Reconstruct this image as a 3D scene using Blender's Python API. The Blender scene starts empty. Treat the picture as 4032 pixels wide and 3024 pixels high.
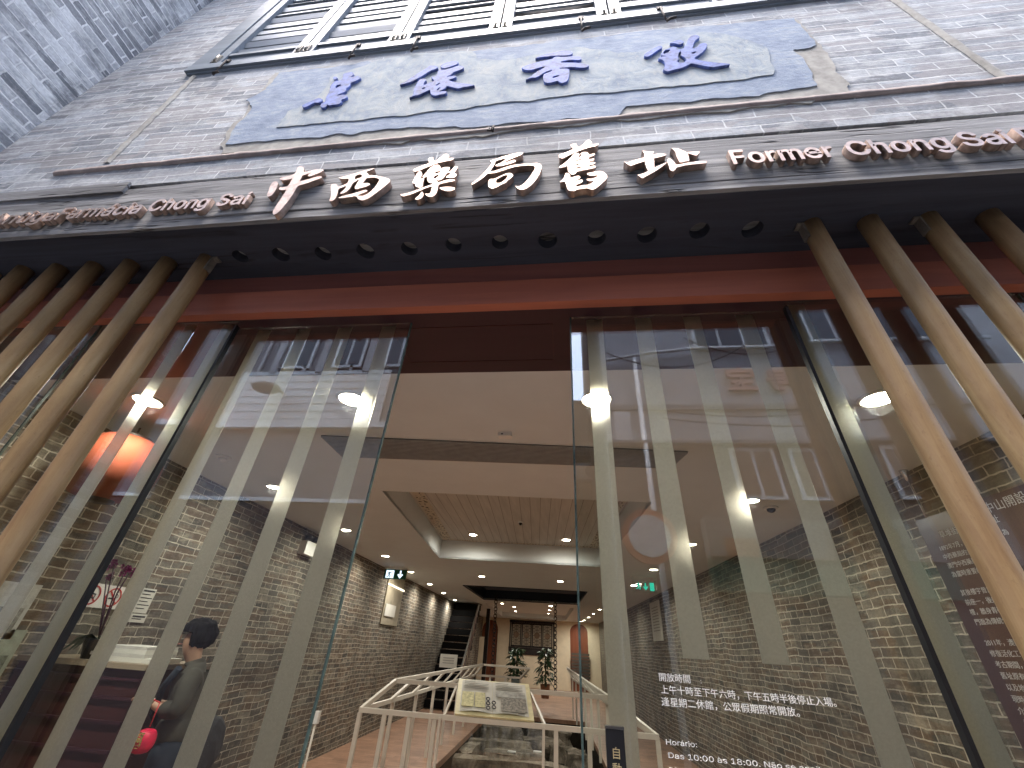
import bpy, bmesh, math, random, os
from mathutils import Vector, Matrix, noise as mnoise
random.seed(7)
SC = bpy.context.scene
COL = SC.collection

# ------------------------------------------------------------------ camera
F = 1600.0; CX, CY = 2016.0, 1512.0                   # solved from the vanishing points, in photograph pixels
_up = Vector((166, -2465, F)).normalized()
_lx = Vector((-12850, 164, F)); _lx -= _up * _lx.dot(_up); _lx.normalize()
AX = -_lx; AZ = _up; AY = AZ.cross(AX)
CAM = Vector((0, -1.5, 1.6))
def to_world(v): return Vector((AX.dot(v), AY.dot(v), AZ.dot(v)))
cam_d = bpy.data.cameras.new('camera'); cam = bpy.data.objects.new('camera', cam_d); COL.objects.link(cam)
cam_d.sensor_width = 36.0; cam_d.lens = F / 4032 * 36.0; cam_d.clip_start = 0.02; cam_d.clip_end = 500
r, u, b = to_world(Vector((1, 0, 0))), to_world(Vector((0, -1, 0))), to_world(Vector((0, 0, -1)))
cam.matrix_world = Matrix(((r.x, u.x, b.x, CAM.x), (r.y, u.y, b.y, CAM.y), (r.z, u.z, b.z, CAM.z), (0, 0, 0, 1)))
SC.camera = cam

# ------------------------------------------------------------------ sky, sun, exposure
W = bpy.data.worlds.new('World'); SC.world = W; W.use_nodes = True
nt = W.node_tree; nt.nodes.clear()
sky = nt.nodes.new('ShaderNodeTexSky'); sky.sky_type = 'NISHITA'; sky.sun_disc = False
SUN_EL, SUN_ROT = math.radians(80), math.radians(215)
sky.sun_elevation = SUN_EL; sky.sun_rotation = SUN_ROT; sky.air_density = 1.2; sky.dust_density = 5.0; sky.ozone_density = 2.4
bg = nt.nodes.new('ShaderNodeBackground'); bg.inputs[1].default_value = 0.15
wo = nt.nodes.new('ShaderNodeOutputWorld')
nt.links.new(sky.outputs[0], bg.inputs[0]); nt.links.new(bg.outputs[0], wo.inputs[0])
sd = bpy.data.lights.new('sun', 'SUN'); sd.energy = 0.5; sd.angle = math.radians(40); sd.color = (1, 0.985, 0.96)
so = bpy.data.objects.new('sun', sd); COL.objects.link(so)
_sdir = Vector((math.sin(SUN_ROT) * math.cos(SUN_EL), math.cos(SUN_ROT) * math.cos(SUN_EL), math.sin(SUN_EL)))
so.rotation_euler = _sdir.to_track_quat('Z', 'Y').to_euler()
SC.view_settings.view_transform = 'Standard'; SC.view_settings.look = 'None'
SC.view_settings.exposure = 3.5; SC.view_settings.gamma = 1.0
SC.render.engine = 'CYCLES'
SC.cycles.use_denoising = True
SC.cycles.max_bounces = 10; SC.cycles.transparent_max_bounces = 24; SC.cycles.diffuse_bounces = 5; SC.cycles.glossy_bounces = 5
SC.cycles.transmission_bounces = 6; SC.cycles.caustics_reflective = False; SC.cycles.caustics_refractive = False
SC.cycles.sample_clamp_indirect = 4.0
LAMP_W = 0.265           # scales every interior lamp

# ------------------------------------------------------------------ pixel rays onto real planes (photograph pixels)
def ray(px, py): return to_world(Vector((px - CX, py - CY, F)))
def on(p, axis, val):
    d = ray(*p); t = (val - CAM[axis]) / d[axis]; return CAM + d * t
def crop(ox, oy, s): return lambda x, y: (ox + x / s, oy + y / s)

# ------------------------------------------------------------------ geometry helpers
def B(): return bmesh.new()
def box(bm, x0, x1, y0, y1, z0, z1):
    vs = [bm.verts.new((x, y, z)) for x in (x0, x1) for y in (y0, y1) for z in (z0, z1)]
    for f in ((0, 1, 3, 2), (4, 6, 7, 5), (0, 4, 5, 1), (2, 3, 7, 6), (0, 2, 6, 4), (1, 5, 7, 3)):
        bm.faces.new([vs[i] for i in f])
    return vs
def bar(bm, a, b_, w, h, up=Vector((0, 0, 1))):
    a = Vector(a); b_ = Vector(b_); d = (b_ - a).normalized()
    if abs(d.dot(up)) > 0.98: up = Vector((0, 1, 0))
    s = d.cross(up).normalized() * (w / 2); t = s.cross(d).normalized() * (h / 2)
    vs = [bm.verts.new(p + i * s + j * t) for p in (a, b_) for i, j in ((-1, -1), (1, -1), (1, 1), (-1, 1))]
    for f in ((0, 3, 2, 1), (4, 5, 6, 7), (0, 1, 5, 4), (1, 2, 6, 5), (2, 3, 7, 6), (3, 0, 4, 7)):
        bm.faces.new([vs[i] for i in f])
def tube(bm, pts, rad, n=12, cap=True, squash=None):
    pts = [Vector(p) for p in pts]; rads = rad if isinstance(rad, (list, tuple)) else [rad] * len(pts)
    rings = []; ref = None
    for i, p in enumerate(pts):
        d = (pts[min(i + 1, len(pts) - 1)] - pts[max(i - 1, 0)]).normalized()
        if ref is None: ref = Vector((0, 0, 1)) if abs(d.z) < 0.9 else Vector((0, 1, 0))
        s = d.cross(ref).normalized(); t = s.cross(d).normalized(); ref = t
        rings.append([bm.verts.new(p + (s * math.cos(2 * math.pi * k / n) + t * math.sin(2 * math.pi * k / n)) * rads[i]) for k in range(n)])
    for a, c in zip(rings, rings[1:]):
        for k in range(n):
            f = bm.faces.new((a[k], a[(k + 1) % n], c[(k + 1) % n], c[k])); f.smooth = True
    if cap: bm.faces.new(rings[0][::-1]); bm.faces.new(rings[-1])
def lathe(bm, prof, c=(0, 0, 0), n=24, sx=1, sy=1):
    c = Vector(c); rings = []
    for rr, z in prof:
        rings.append([bm.verts.new(c + Vector((rr * sx * math.cos(2 * math.pi * k / n), rr * sy * math.sin(2 * math.pi * k / n), z))) for k in range(n)])
    for a, d in zip(rings, rings[1:]):
        for k in range(n):
            f = bm.faces.new((a[k], a[(k + 1) % n], d[(k + 1) % n], d[k])); f.smooth = True
    if prof[0][0] > 1e-5: bm.faces.new(rings[0][::-1])
    if prof[-1][0] > 1e-5: bm.faces.new(rings[-1])
def quad(bm, *ps): return bm.faces.new([bm.verts.new(p) for p in ps])
def blob(bm, c, rx, ry, rz, seed=0, amp=0.1, sub=2, freq=2.0, flat=None):
    ret = bmesh.ops.create_icosphere(bm, subdivisions=sub, radius=1.0)
    for v in ret['verts']:
        n = 1 + amp * mnoise.noise(v.co * freq + Vector((seed * 7.3, seed * 1.7, 0)))
        q = Vector((v.co.x * rx, v.co.y * ry, v.co.z * rz)) * n
        if flat and q.z > flat: q.z = flat + (q.z - flat) * 0.15
        v.co = q + Vector(c)
def mesh_of(bm, name):
    bmesh.ops.recalc_face_normals(bm, faces=bm.faces[:])
    m = bpy.data.meshes.new(name); bm.to_mesh(m); bm.free(); return m

def tag(o, label=None, cat=None, group=None, kind=None):
    if label: o['label'] = label
    if cat: o['category'] = cat
    if group: o['group'] = group
    if kind: o['kind'] = kind
    return o
WL = {}                                              # world offset of every object's own frame
def empty(name, loc, label, cat, group=None):
    o = bpy.data.objects.new(name, None); COL.objects.link(o); o.location = loc; WL[o] = Vector(loc); o.empty_display_size = 0.1
    return tag(o, label, cat, group)
def obj(name, bm, mat, parent=None, local=False, label=None, smooth=False):
    me = bm if isinstance(bm, bpy.types.Mesh) else mesh_of(bm, name)
    if smooth:
        for p in me.polygons: p.use_smooth = True
    o = bpy.data.objects.new(name, me); COL.objects.link(o)
    if mat: me.materials.clear(); me.materials.append(mat)
    WL[o] = Vector((0, 0, 0))
    if parent is not None:
        o.parent = parent
        if not local: o.location = -WL[parent]
        else: WL[o] = WL[parent]
    if label: o['label'] = label
    return o
def kids(o): return [c for c in bpy.data.objects if c.parent == o]
def dup(o, loc, label=None, rotz=None):
    c = o.copy(); COL.objects.link(c); c.location = loc
    if label: c['label'] = label
    if rotz is not None: c.rotation_euler.z = rotz
    for k in kids(o):
        d = k.copy(); COL.objects.link(d); d.parent = c
        for g in kids(k):
            e = g.copy(); COL.objects.link(e); e.parent = d
    return c
def fill(loops, depth, M, name, bevel=0.0):
    """outline loops (2-D, even-odd holes) -> solid of the given depth; M takes local x,y,z to the world"""
    cu = bpy.data.curves.new(name, 'CURVE'); cu.dimensions = '2D'; cu.fill_mode = 'BOTH'; cu.extrude = depth / 2
    if bevel: cu.bevel_depth = bevel; cu.bevel_resolution = 1; cu.offset = -bevel
    for lp in loops:
        sp = cu.splines.new('POLY'); sp.points.add(len(lp) - 1); sp.use_cyclic_u = True
        for p, q in zip(sp.points, lp): p.co = (q[0], q[1], 0, 1)
    return curve_mesh(cu, M, name)
def curve_mesh(cu, M, name):
    t = bpy.data.objects.new(name, cu); COL.objects.link(t)
    dg = bpy.context.evaluated_depsgraph_get(); dg.update()
    me = bpy.data.meshes.new_from_object(t.evaluated_get(dg)); me.name = name
    bpy.data.objects.remove(t); bpy.data.curves.remove(cu)
    me.transform(M); me.materials.clear(); return me
def smooth_loop(lp, it=2):
    for _ in range(it):
        out = []
        for i, p in enumerate(lp):
            q = lp[(i + 1) % len(lp)]
            out += [(p[0] * .78 + q[0] * .22, p[1] * .78 + q[1] * .22), (p[0] * .22 + q[0] * .78, p[1] * .22 + q[1] * .78)]
        lp = out
    return lp
try: SANS = bpy.data.fonts.load(os.path.join(bpy.utils.resource_path('LOCAL'), 'datafiles', 'fonts', 'Inter.woff2'))   # the sans face that ships with Blender
except Exception: SANS = None
def text(s, size, depth, M, name='lettering', align='LEFT', xs=1.0, weight=0.0, ls=1.0):
    cu = bpy.data.curves.new(name, 'FONT'); cu.body = s; cu.size = size
    if SANS and all(ord(c) < 0x2000 for c in s): cu.font = SANS
    cu.extrude = depth / 2; cu.align_x = align
    cu.offset = weight; cu.space_line = ls; cu.resolution_u = 4
    return curve_mesh(cu, M @ Matrix.Diagonal((xs, 1, 1, 1)), name)
def frame(o, x, y):                                  # local x axis, local y axis, origin
    x = Vector(x).normalized(); y = Vector(y).normalized(); z = x.cross(y)
    return Matrix(((x.x, y.x, z.x, o[0]), (x.y, y.y, z.y, o[1]), (x.z, y.z, z.z, o[2]), (0, 0, 0, 1)))
def facing(o): return frame(o, (1, 0, 0), (0, 0, 1))  # upright, read from the street
def skin_mesh(name, pts, edges, rad, sub=2):
    me = bpy.data.meshes.new(name); me.from_pydata([Vector(p) for p in pts], edges, [])
    o = bpy.data.objects.new(name, me); COL.objects.link(o)
    m = o.modifiers.new('s', 'SKIN'); m.use_smooth_shade = True; m.branch_smoothing = 0.6
    if not me.skin_vertices: me.skin_vertices.new(name='')
    for i, v in enumerate(me.skin_vertices[0].data):
        rr = rad[i]; v.radius = rr if isinstance(rr, tuple) else (rr, rr); v.use_root = (i == 0)
    s = o.modifiers.new('u', 'SUBSURF'); s.levels = sub; s.render_levels = sub
    dg = bpy.context.evaluated_depsgraph_get(); dg.update()
    out = bpy.data.meshes.new_from_object(o.evaluated_get(dg)); bpy.data.objects.remove(o)
    for p in out.polygons: p.use_smooth = True
    return out

# ------------------------------------------------------------------ materials
class N:
    def __init__(s, name):
        s.m = bpy.data.materials.new(name); s.m.use_nodes = True; s.t = s.m.node_tree
        s.t.nodes.clear(); s.out = s.t.nodes.new('ShaderNodeOutputMaterial')
    def n(s, typ, **kw):
        x = s.t.nodes.new('ShaderNode' + typ)
        for k, v in kw.items():
            if k == 'i':
                for a, c in v.items(): s.put(x, a, c)
            else: setattr(x, k, v)
        return x
    def put(s, x, a, c):
        if isinstance(c, bpy.types.NodeSocket): s.t.links.new(c, x.inputs[a])
        else: x.inputs[a].default_value = c
    def coords(s, perm=None, scale=(1, 1, 1), rot=(0, 0, 0)):
        tc = s.n('TexCoord').outputs['Object']
        if perm:
            sp = s.n('SeparateXYZ', i={0: tc}); cb = s.n('CombineXYZ')
            for k, a in enumerate(perm):
                if a in 'xyz': s.put(cb, k, sp.outputs['xyz'.index(a)])
            tc = cb.outputs[0]
        return s.n('Mapping', i={0: tc, 'Scale': scale, 'Rotation': rot}).outputs[0]
    def noise(s, vec, scale=5, detail=6, rough=0.6, dist=0.0):
        return s.n('TexNoise', i={'Vector': vec, 'Scale': scale, 'Detail': detail, 'Roughness': rough, 'Distortion': dist}).outputs['Fac']
    def ramp(s, fac, *stops, interp='LINEAR'):
        r_ = s.n('ValToRGB', i={0: fac}); r_.color_ramp.interpolation = interp; e = r_.color_ramp.elements
        while len(e) < len(stops): e.new(0.5)
        for k, (p, c) in enumerate(stops):
            e[k].position = p; e[k].color = (c if isinstance(c, (tuple, list)) else (c, c, c)) [:3] + (1,) if isinstance(c, tuple) else (c, c, c, 1)
        return r_.outputs[0]
    def mix(s, fac, a, b_, mode='MIX'):
        x = s.n('MixRGB', blend_type=mode)
        for k, v in ((0, fac), (1, a), (2, b_)):
            s.put(x, k, v + (1,) if isinstance(v, tuple) and len(v) == 3 else v)
        return x.outputs[0]
    def math(s, op, a, b_=0.0): return s.n('Math', operation=op, i={0: a, 1: b_}).outputs[0]
    def bump(s, h, strength=0.3, dist=0.01): return s.n('Bump', i={'Height': h, 'Strength': strength, 'Distance': dist}).outputs[0]
    def pbr(s, col, rough=0.6, metal=0.0, normal=None, spec=0.4, **kw):
        p = s.n('BsdfPrincipled')
        s.put(p, 'Base Color', col + (1,) if isinstance(col, tuple) and len(col) == 3 else col)
        s.put(p, 'Roughness', rough); s.put(p, 'Metallic', metal); s.put(p, 'Specular IOR Level', spec)
        if normal is not None: s.put(p, 'Normal', normal)
        for k, v in kw.items(): s.put(p, k, v)
        s.t.links.new(p.outputs[0], s.out.inputs[0]); return s.m
def plain(name, col, rough=0.55, metal=0.0, var=0.12, scale=14, bump=0.06, spec=0.4):
    k = N(name); v = k.coords(); n = k.noise(v, scale, 5)
    d = tuple(c * (1 - var) for c in col); l = tuple(min(1, c * (1 + var)) for c in col)
    return k.pbr(k.ramp(n, (0.3, d), (0.7, l)), k.math('ADD', k.math('MULTIPLY', n, 0.12), rough - 0.06), metal, k.bump(n, bump, 0.004), spec)
def emit(name, col, st):
    k = N(name); e = k.n('Emission', i={0: col + (1,), 1: st}); k.t.links.new(e.outputs[0], k.out.inputs[0]); return k.m
def brick(name, perm, c1, c2, mortar, w=0.26, h=0.075, ms=0.006, wob=0.03, wash=0.5, washcol=(0.5, 0.5, 0.47), squash=1.0, sf=2, stain=(0.05, 0.05, 0.05), stain_amt=0.4, bs=0.5, tint=None):
    k = N(name); v = k.coords(perm)
    wn = k.n('TexNoise', i={'Vector': v, 'Scale': 1.7, 'Detail': 3}).outputs['Color']
    off = k.n('VectorMath', operation='SCALE', i={0: k.n('VectorMath', operation='SUBTRACT', i={0: wn, 1: (.5, .5, .5)}).outputs[0], 'Scale': wob}).outputs[0]
    wf = k.n('TexNoise', i={'Vector': v, 'Scale': 22, 'Detail': 3}).outputs['Color']
    off2 = k.n('VectorMath', operation='SCALE', i={0: k.n('VectorMath', operation='SUBTRACT', i={0: wf, 1: (.5, .5, .5)}).outputs[0], 'Scale': 0.013}).outputs[0]
    vv = k.n('VectorMath', operation='ADD', i={0: k.n('VectorMath', operation='ADD', i={0: v, 1: off}).outputs[0], 1: off2}).outputs[0]
    br = k.n('TexBrick', offset=0.5, squash=squash, squash_frequency=sf, i={'Vector': vv, 'Color1': c1 + (1,), 'Color2': c2 + (1,), 'Mortar': mortar + (1,), 'Scale': 1.0, 'Mortar Size': ms, 'Mortar Smooth': 0.25, 'Bias': 0.0, 'Brick Width': w, 'Row Height': h})
    n1 = k.noise(v, 40, 6, 0.7); n2 = k.noise(v, 2.2, 7, 0.65); n3 = k.noise(v, 9, 8, 0.7)
    col = k.mix(0.55, br.outputs['Color'], k.ramp(n1, (0.3, 0.35), (0.7, 0.85)), 'OVERLAY')
    if tint:                                         # odd bricks of another clay
        vo = k.n('TexVoronoi', i={'Vector': k.n('Mapping', i={0: vv, 'Scale': (1 / w, 1 / h, 1)}).outputs[0], 'Scale': 1.0, 'Randomness': 0.3})
        sel = k.ramp(vo.outputs['Color'], (0.5, 0.0), (0.62, 1.0))
        col = k.mix(k.math('MULTIPLY', sel, k.math('SUBTRACT', 0.75, br.outputs['Fac'])), col, tint)
    dark = k.ramp(n2, (0.35, 1.0), (0.55, 0.0))
    col = k.mix(k.math('MULTIPLY', dark, stain_amt), col, stain)
    n4 = k.noise(k.n('Mapping', i={0: v, 'Scale': (2.2, 13, 1)}).outputs[0], 1.0, 9, 0.72, 0.3)
    ws = k.math('MULTIPLY', k.ramp(k.mix(0.6, n3, n4), (0.48, 0.0), (0.60, 1.0)), wash)
    ws = k.math('MULTIPLY', ws, k.ramp(k.noise(v, 1.3, 4), (0.35, 0.1), (0.62, 1.0)))
    col = k.mix(ws, col, washcol)
    hgt = k.math('ADD', k.math('MULTIPLY', k.math('SUBTRACT', 1.0, br.outputs['Fac']), 0.7), k.math('MULTIPLY', n1, 0.5))
    return k.pbr(col, 0.88, 0, k.bump(hgt, bs, 0.012), 0.25)
def wood(name, light, dark, axis='x', rough=0.6, grain=1.0, knots=True, spec=0.35, bump=0.25, cracks=0.0):
    k = N(name); st = {'x': (0.5, 9, 9), 'y': (9, 0.5, 9), 'z': (9, 9, 0.5)}[axis]
    v = k.coords(scale=tuple(a * grain for a in st)); n = k.noise(v, 1.6, 9, 0.68, 0.9)
    v2 = k.coords(scale=tuple(a * grain * 0.35 for a in st)); n2 = k.noise(v2, 1.2, 5, 0.55, 1.5)
    f = k.mix(0.5, n, n2)
    col = k.ramp(f, (0.36, dark), (0.62, light)); h = f
    if cracks:
        v3 = k.coords(scale=tuple(a * grain * 0.8 for a in st)); c = k.noise(v3, 1.0, 3, 0.5, 0.3)
        line = k.ramp(k.math('ABSOLUTE', k.math('SUBTRACT', c, 0.5)), (0.0, 1.0), (0.02, 0.0))
        gate = k.ramp(k.noise(k.coords(), 2.3, 3), (0.48, 0.0), (0.56, 1.0))
        cr = k.math('MULTIPLY', k.math('MULTIPLY', line, gate), cracks)
        col = k.mix(cr, col, (0.02, 0.018, 0.018)); h = k.math('SUBTRACT', f, cr)
    return k.pbr(col, rough, 0, k.bump(h, bump, 0.01), spec)
def glass(name, tint=(0.93, 0.955, 0.94), f0=0.07):
    k = N(name); lw = k.n('LayerWeight', i={0: 0.5}).outputs['Facing']
    p5 = k.math('POWER', lw, 5.0); fr = k.math('ADD', k.math('MULTIPLY', p5, 1 - f0), f0)
    tr = k.n('BsdfTransparent', i={0: tint + (1,)}); gl = k.n('BsdfGlossy', i={0: (1, 1, 1, 1), 'Roughness': 0.0})
    mx = k.n('MixShader', i={0: fr, 1: tr.outputs[0], 2: gl.outputs[0]}); k.t.links.new(mx.outputs[0], k.out.inputs[0]); return k.m
def frosted(name):
    k = N(name); v = k.coords(); n = k.noise(v, 160, 2)
    c = k.ramp(n, (0.35, (0.67, 0.65, 0.60)), (0.65, (0.74, 0.72, 0.67)))
    t1 = k.n('BsdfTranslucent', i={0: c}); d = k.n('BsdfDiffuse', i={0: (0.30, 0.30, 0.28, 1)})
    r_ = k.n('BsdfRefraction', i={0: c, 'Roughness': 0.62, 'IOR': 1.06})
    a = k.n('MixShader', i={0: 0.68, 1: t1.outputs[0], 2: r_.outputs[0]})
    m2 = k.n('MixShader', i={0: 0.09, 1: a.outputs[0], 2: d.outputs[0]}); k.t.links.new(m2.outputs[0], k.out.inputs[0]); return k.m

M = {}
M['facade'] = brick('grey_facade_brick', 'xz-', (0.16, 0.175, 0.20), (0.38, 0.41, 0.45), (0.55, 0.57, 0.585), 0.34, 0.085, 0.0045, 0.035, 1.0, (0.58, 0.60, 0.61), stain=(0.16, 0.16, 0.165), stain_amt=0.45, bs=0.5, tint=(0.32, 0.31, 0.32))
M['sidebrick'] = brick('grey_side_brick', 'yz-', (0.13, 0.14, 0.16), (0.50, 0.52, 0.55), (0.56, 0.58, 0.60), 0.27, 0.082, 0.007, 0.06, 1.0, (0.64, 0.66, 0.67), stain=(0.10, 0.11, 0.125), stain_amt=0.8, bs=0.8)
M['inbrick'] = brick('old_interior_brick', 'yz-', (0.055, 0.051, 0.046), (0.165, 0.146, 0.118), (0.42, 0.375, 0.305), 0.25, 0.078, 0.0062, 0.075, 0.5, (0.46, 0.40, 0.31), squash=0.62, sf=3, stain=(0.05, 0.043, 0.036), stain_amt=0.55, bs=1.0, tint=(0.13, 0.088, 0.06))
M['beam'] = wood('weathered_beam_timber', (0.38, 0.38, 0.385), (0.07, 0.071, 0.077), 'x', 0.8, 1.9, bump=0.8, cracks=1.0, spec=0.2)
M['beamdark'] = wood('dark_underside_timber', (0.058, 0.064, 0.088), (0.026, 0.028, 0.04), 'x', 0.75, 1.0, bump=0.4, cracks=0.7, spec=0.25)  # underside timber, darker and bluer than the beam face
def pole_mat():
    k = N('honey_timber_pole'); v = k.coords(scale=(11, 11, 0.7)); n = k.noise(v, 1.8, 10, 0.72, 1.0); sp = k.noise(k.coords(scale=(1, 1, 0.45)), 90, 4, 0.7); big = k.noise(k.coords(), 3.0, 4)
    oi = k.n('ObjectInfo').outputs['Random']
    c = k.ramp(k.mix(0.4, n, big), (0.34, (0.18, 0.10, 0.045)), (0.52, (0.31, 0.21, 0.10)), (0.66, (0.42, 0.305, 0.16)))
    c = k.mix(k.ramp(sp, (0.58, 0.0), (0.72, 0.5)), c, (0.16, 0.09, 0.04)); c = k.mix(k.math('MULTIPLY', oi, 0.3), c, (0.27, 0.155, 0.085))
    return k.pbr(c, 0.55, 0, k.bump(k.mix(0.5, n, sp), 0.3, 0.006), 0.3)
M['pole'] = pole_mat()
M['red'] = wood('red_lintel_timber', (0.46, 0.15, 0.09), (0.33, 0.105, 0.068), 'x', 0.5, 1.0, bump=0.12)
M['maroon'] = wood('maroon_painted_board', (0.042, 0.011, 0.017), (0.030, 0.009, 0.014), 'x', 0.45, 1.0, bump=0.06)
M['desk'] = wood('dark_rosewood_boards', (0.06, 0.016, 0.014), (0.035, 0.01, 0.01), 'x', 0.4, 1.0, bump=0.1)
M['darkwood'] = wood('black_brown_timber', (0.025, 0.016, 0.014), (0.014, 0.010, 0.009), 'z', 0.5, 1.0, bump=0.1)
M['bronze'] = plain('pale_bronze', (0.43, 0.325, 0.275), 0.5, 1.0, 0.35, 26, 0.15)
M['glass'] = glass('door_glass'); M['frost'] = frosted('frosted_film')
M['edge'] = plain('green_glass_edge', (0.07, 0.105, 0.095), 0.2, 0, 0.5, 20)
M['gasket'] = plain('black_gasket', (0.012, 0.013, 0.016), 0.35)
M['plaster'] = plain('white_ceiling_paint', (0.67, 0.705, 0.71), 0.8, 0, 0.03, 3, 0.03, 0.2)
M['cream'] = plain('cream_wall_paint', (0.72, 0.62, 0.46), 0.8, 0, 0.06, 4, 0.05, 0.2)
def blue_plaster():
    k = N('blue_lime_plaster'); v = k.coords('xz-'); n = k.noise(v, 4, 9, 0.72, 0.5); n2 = k.noise(k.coords(scale=(5, 5, 14)), 2.0, 7, 0.7); n3 = k.noise(v, 26, 6, 0.7)
    c = k.ramp(k.mix(0.5, n, n2), (0.36, (0.18, 0.225, 0.31)), (0.5, (0.265, 0.32, 0.415)), (0.63, (0.39, 0.43, 0.475))); c = k.mix(k.ramp(n3, (0.62, 0.0), (0.72, 0.6)), c, (0.44, 0.45, 0.44)); return k.pbr(c, 0.9, 0, k.bump(n3, 0.5, 0.008), 0.15)
M['blueplaster'] = blue_plaster()
M['sill'] = wood('blue_grey_painted_wood', (0.21, 0.245, 0.29), (0.15, 0.18, 0.215), 'x', 0.5, 1.0, bump=0.06)
M['shutter'] = wood('weathered_shutter_paint', (0.19, 0.225, 0.265), (0.125, 0.15, 0.18), 'x', 0.5, 1.0, bump=0.06)
M['louvre'] = wood('louvre_slat_paint', (0.26, 0.30, 0.345), (0.19, 0.22, 0.26), 'x', 0.45, 1.0, bump=0.05)
M['calli'] = plain('blue_raised_plaster', (0.12, 0.165, 0.40), 0.75, 0, 0.55, 24, 0.3, 0.2)
M['pink'] = plain('pink_grey_moulding', (0.33, 0.28, 0.265), 0.9, 0, 0.25, 10, 0.4, 0.15)
M['lime'] = plain('pale_lime_joint', (0.36, 0.35, 0.325), 0.9, 0, 0.28, 12, 0.5, 0.15)
M['iron'] = plain('rusty_iron', (0.05, 0.042, 0.04), 0.7, 0.6, 0.4, 40, 0.3)
M['brass'] = plain('dull_brass_hinge', (0.24, 0.22, 0.19), 0.55, 0.5, 0.3, 30)
M['rail'] = plain('cream_rail_paint', (0.64, 0.59, 0.51), 0.4, 0, 0.05, 6, 0.02)
M['white'] = plain('white_plastic', (0.75, 0.74, 0.71), 0.4, 0, 0.03)
M['paper'] = plain('white_paper', (0.62, 0.60, 0.54), 0.7, 0, 0.05, 8, 0.02)
M['booklet'] = plain('booklet_paper', (0.5, 0.48, 0.44), 0.6)
M['black'] = plain('black_plastic', (0.015, 0.015, 0.017), 0.35, 0, 0.1)
M['steel'] = plain('brushed_steel', (0.55, 0.54, 0.52), 0.25, 1.0, 0.08)
M['ink'] = plain('dark_ink', (0.03, 0.03, 0.035), 0.6); M['redink'] = plain('red_ink', (0.45, 0.03, 0.03), 0.55)
M['vinyl'] = plain('white_vinyl', (0.88, 0.87, 0.84), 0.5, 0, 0.02)
M['greentile'] = plain('green_sign_face', (0.01, 0.09, 0.05), 0.3, 0, 0.1)
M['lampglow'] = emit('lamp_glow', (1.0, 0.90, 0.68), 9.0)
M['signglow'] = emit('sign_glow', (0.70, 0.86, 1.0), 0.16); M['signgreen'] = emit('green_sign_glow', (0.05, 0.85, 0.55), 0.07)
def plaster_cream():
    k = N('mottled_cream_plaster'); v = k.coords('xz-'); n = k.noise(v, 5, 9, 0.72, 0.6); n2 = k.noise(k.coords(scale=(14, 5, 5)), 2.5, 6)
    c = k.ramp(n, (0.34, (0.20, 0.25, 0.325)), (0.5, (0.315, 0.365, 0.41)), (0.66, (0.45, 0.475, 0.47)))
    c = k.mix(k.ramp(n2, (0.5, 0.0), (0.68, 0.5)), c, (0.45, 0.46, 0.43)); return k.pbr(c, 0.9, 0, k.bump(n, 0.6, 0.01), 0.15)
M['mottle'] = plaster_cream()
def floorwood():
    k = N('red_timber_floor'); v = k.coords(); br = k.n('TexBrick', i={'Vector': v, 'Color1': (0.30, 0.175, 0.115, 1), 'Color2': (0.22, 0.12, 0.075, 1), 'Mortar': (0.08, 0.04, 0.03, 1), 'Scale': 1.0, 'Mortar Size': 0.003, 'Brick Width': 0.9, 'Row Height': 0.14})
    n = k.noise(v, 2.4, 8, 0.7); c = k.mix(0.6, br.outputs['Color'], k.ramp(n, (0.3, 0.25), (0.7, 0.95)), 'OVERLAY'); return k.pbr(c, 0.4, 0, k.bump(n, 0.1, 0.004))
M['floor'] = floorwood()
def stone():
    k = N('old_quarry_stone'); v = k.coords(); n = k.noise(v, 3.5, 10, 0.72, 0.5); c = k.ramp(n, (0.34, (0.035, 0.03, 0.023)), (0.52, (0.17, 0.145, 0.11)), (0.68, (0.33, 0.285, 0.23)))
    return k.pbr(c, 0.9, 0, k.bump(n, 0.9, 0.03), 0.2)
M['stone'] = stone(); M['earth'] = plain('dark_earth', (0.025, 0.02, 0.015), 0.95, 0, 0.4, 9, 0.8, 0.1)
M['leaf'] = plain('plant_leaf', (0.03, 0.065, 0.025), 0.4, 0, 0.35, 6, 0.1); M['stem'] = plain('plant_stem', (0.09, 0.07, 0.04), 0.7)

# ================================================================== SETTING
FL = -0.2
TH = 0.06                                            # the interior runs a few degrees off the facade
bm = B(); box(bm, -40, 40, -40, 0.0, FL - 0.3, FL - 0.02)
tag(obj('pavement', bm, plain('street_setts', (0.10, 0.095, 0.09), 0.8, 0, 0.3, 3, 0.3)), 'grey stone paving of the narrow street', 'pavement', kind='structure')
LWX = lambda y: -4.1 - 0.033 * y
RWX = lambda y: 3.06 - 0.044 * y
PIT = [(-2.25, 5.6), (0.85, 5.6), (0.55, 15.0), (-2.45, 15.0)]
me = fill([[(-4.9, 0.0), (3.3, 0.0), (2.4, 27.5), (-5.6, 27.5)], PIT], 0.1, Matrix.Translation((0, 0, FL - 0.05)), 'floor')
tag(obj('floor', me, M['floor']), 'reddish timber floor around the excavated pit', 'floor', kind='structure')
bm = B(); box(bm, -3.2, 1.4, 5.0, 15.6, -0.95, -0.85)
for (ax, ay), (bx, by) in zip(PIT, PIT[1:] + PIT[:1]):
    quad(bm, (ax, ay, -0.9), (bx, by, -0.9), (bx, by, FL - 0.1), (ax, ay, FL - 0.1))
tag(obj('pit_ground', bm, M['earth']), 'dark earth bottom and sides of the excavation pit', 'ground', kind='structure')

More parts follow.
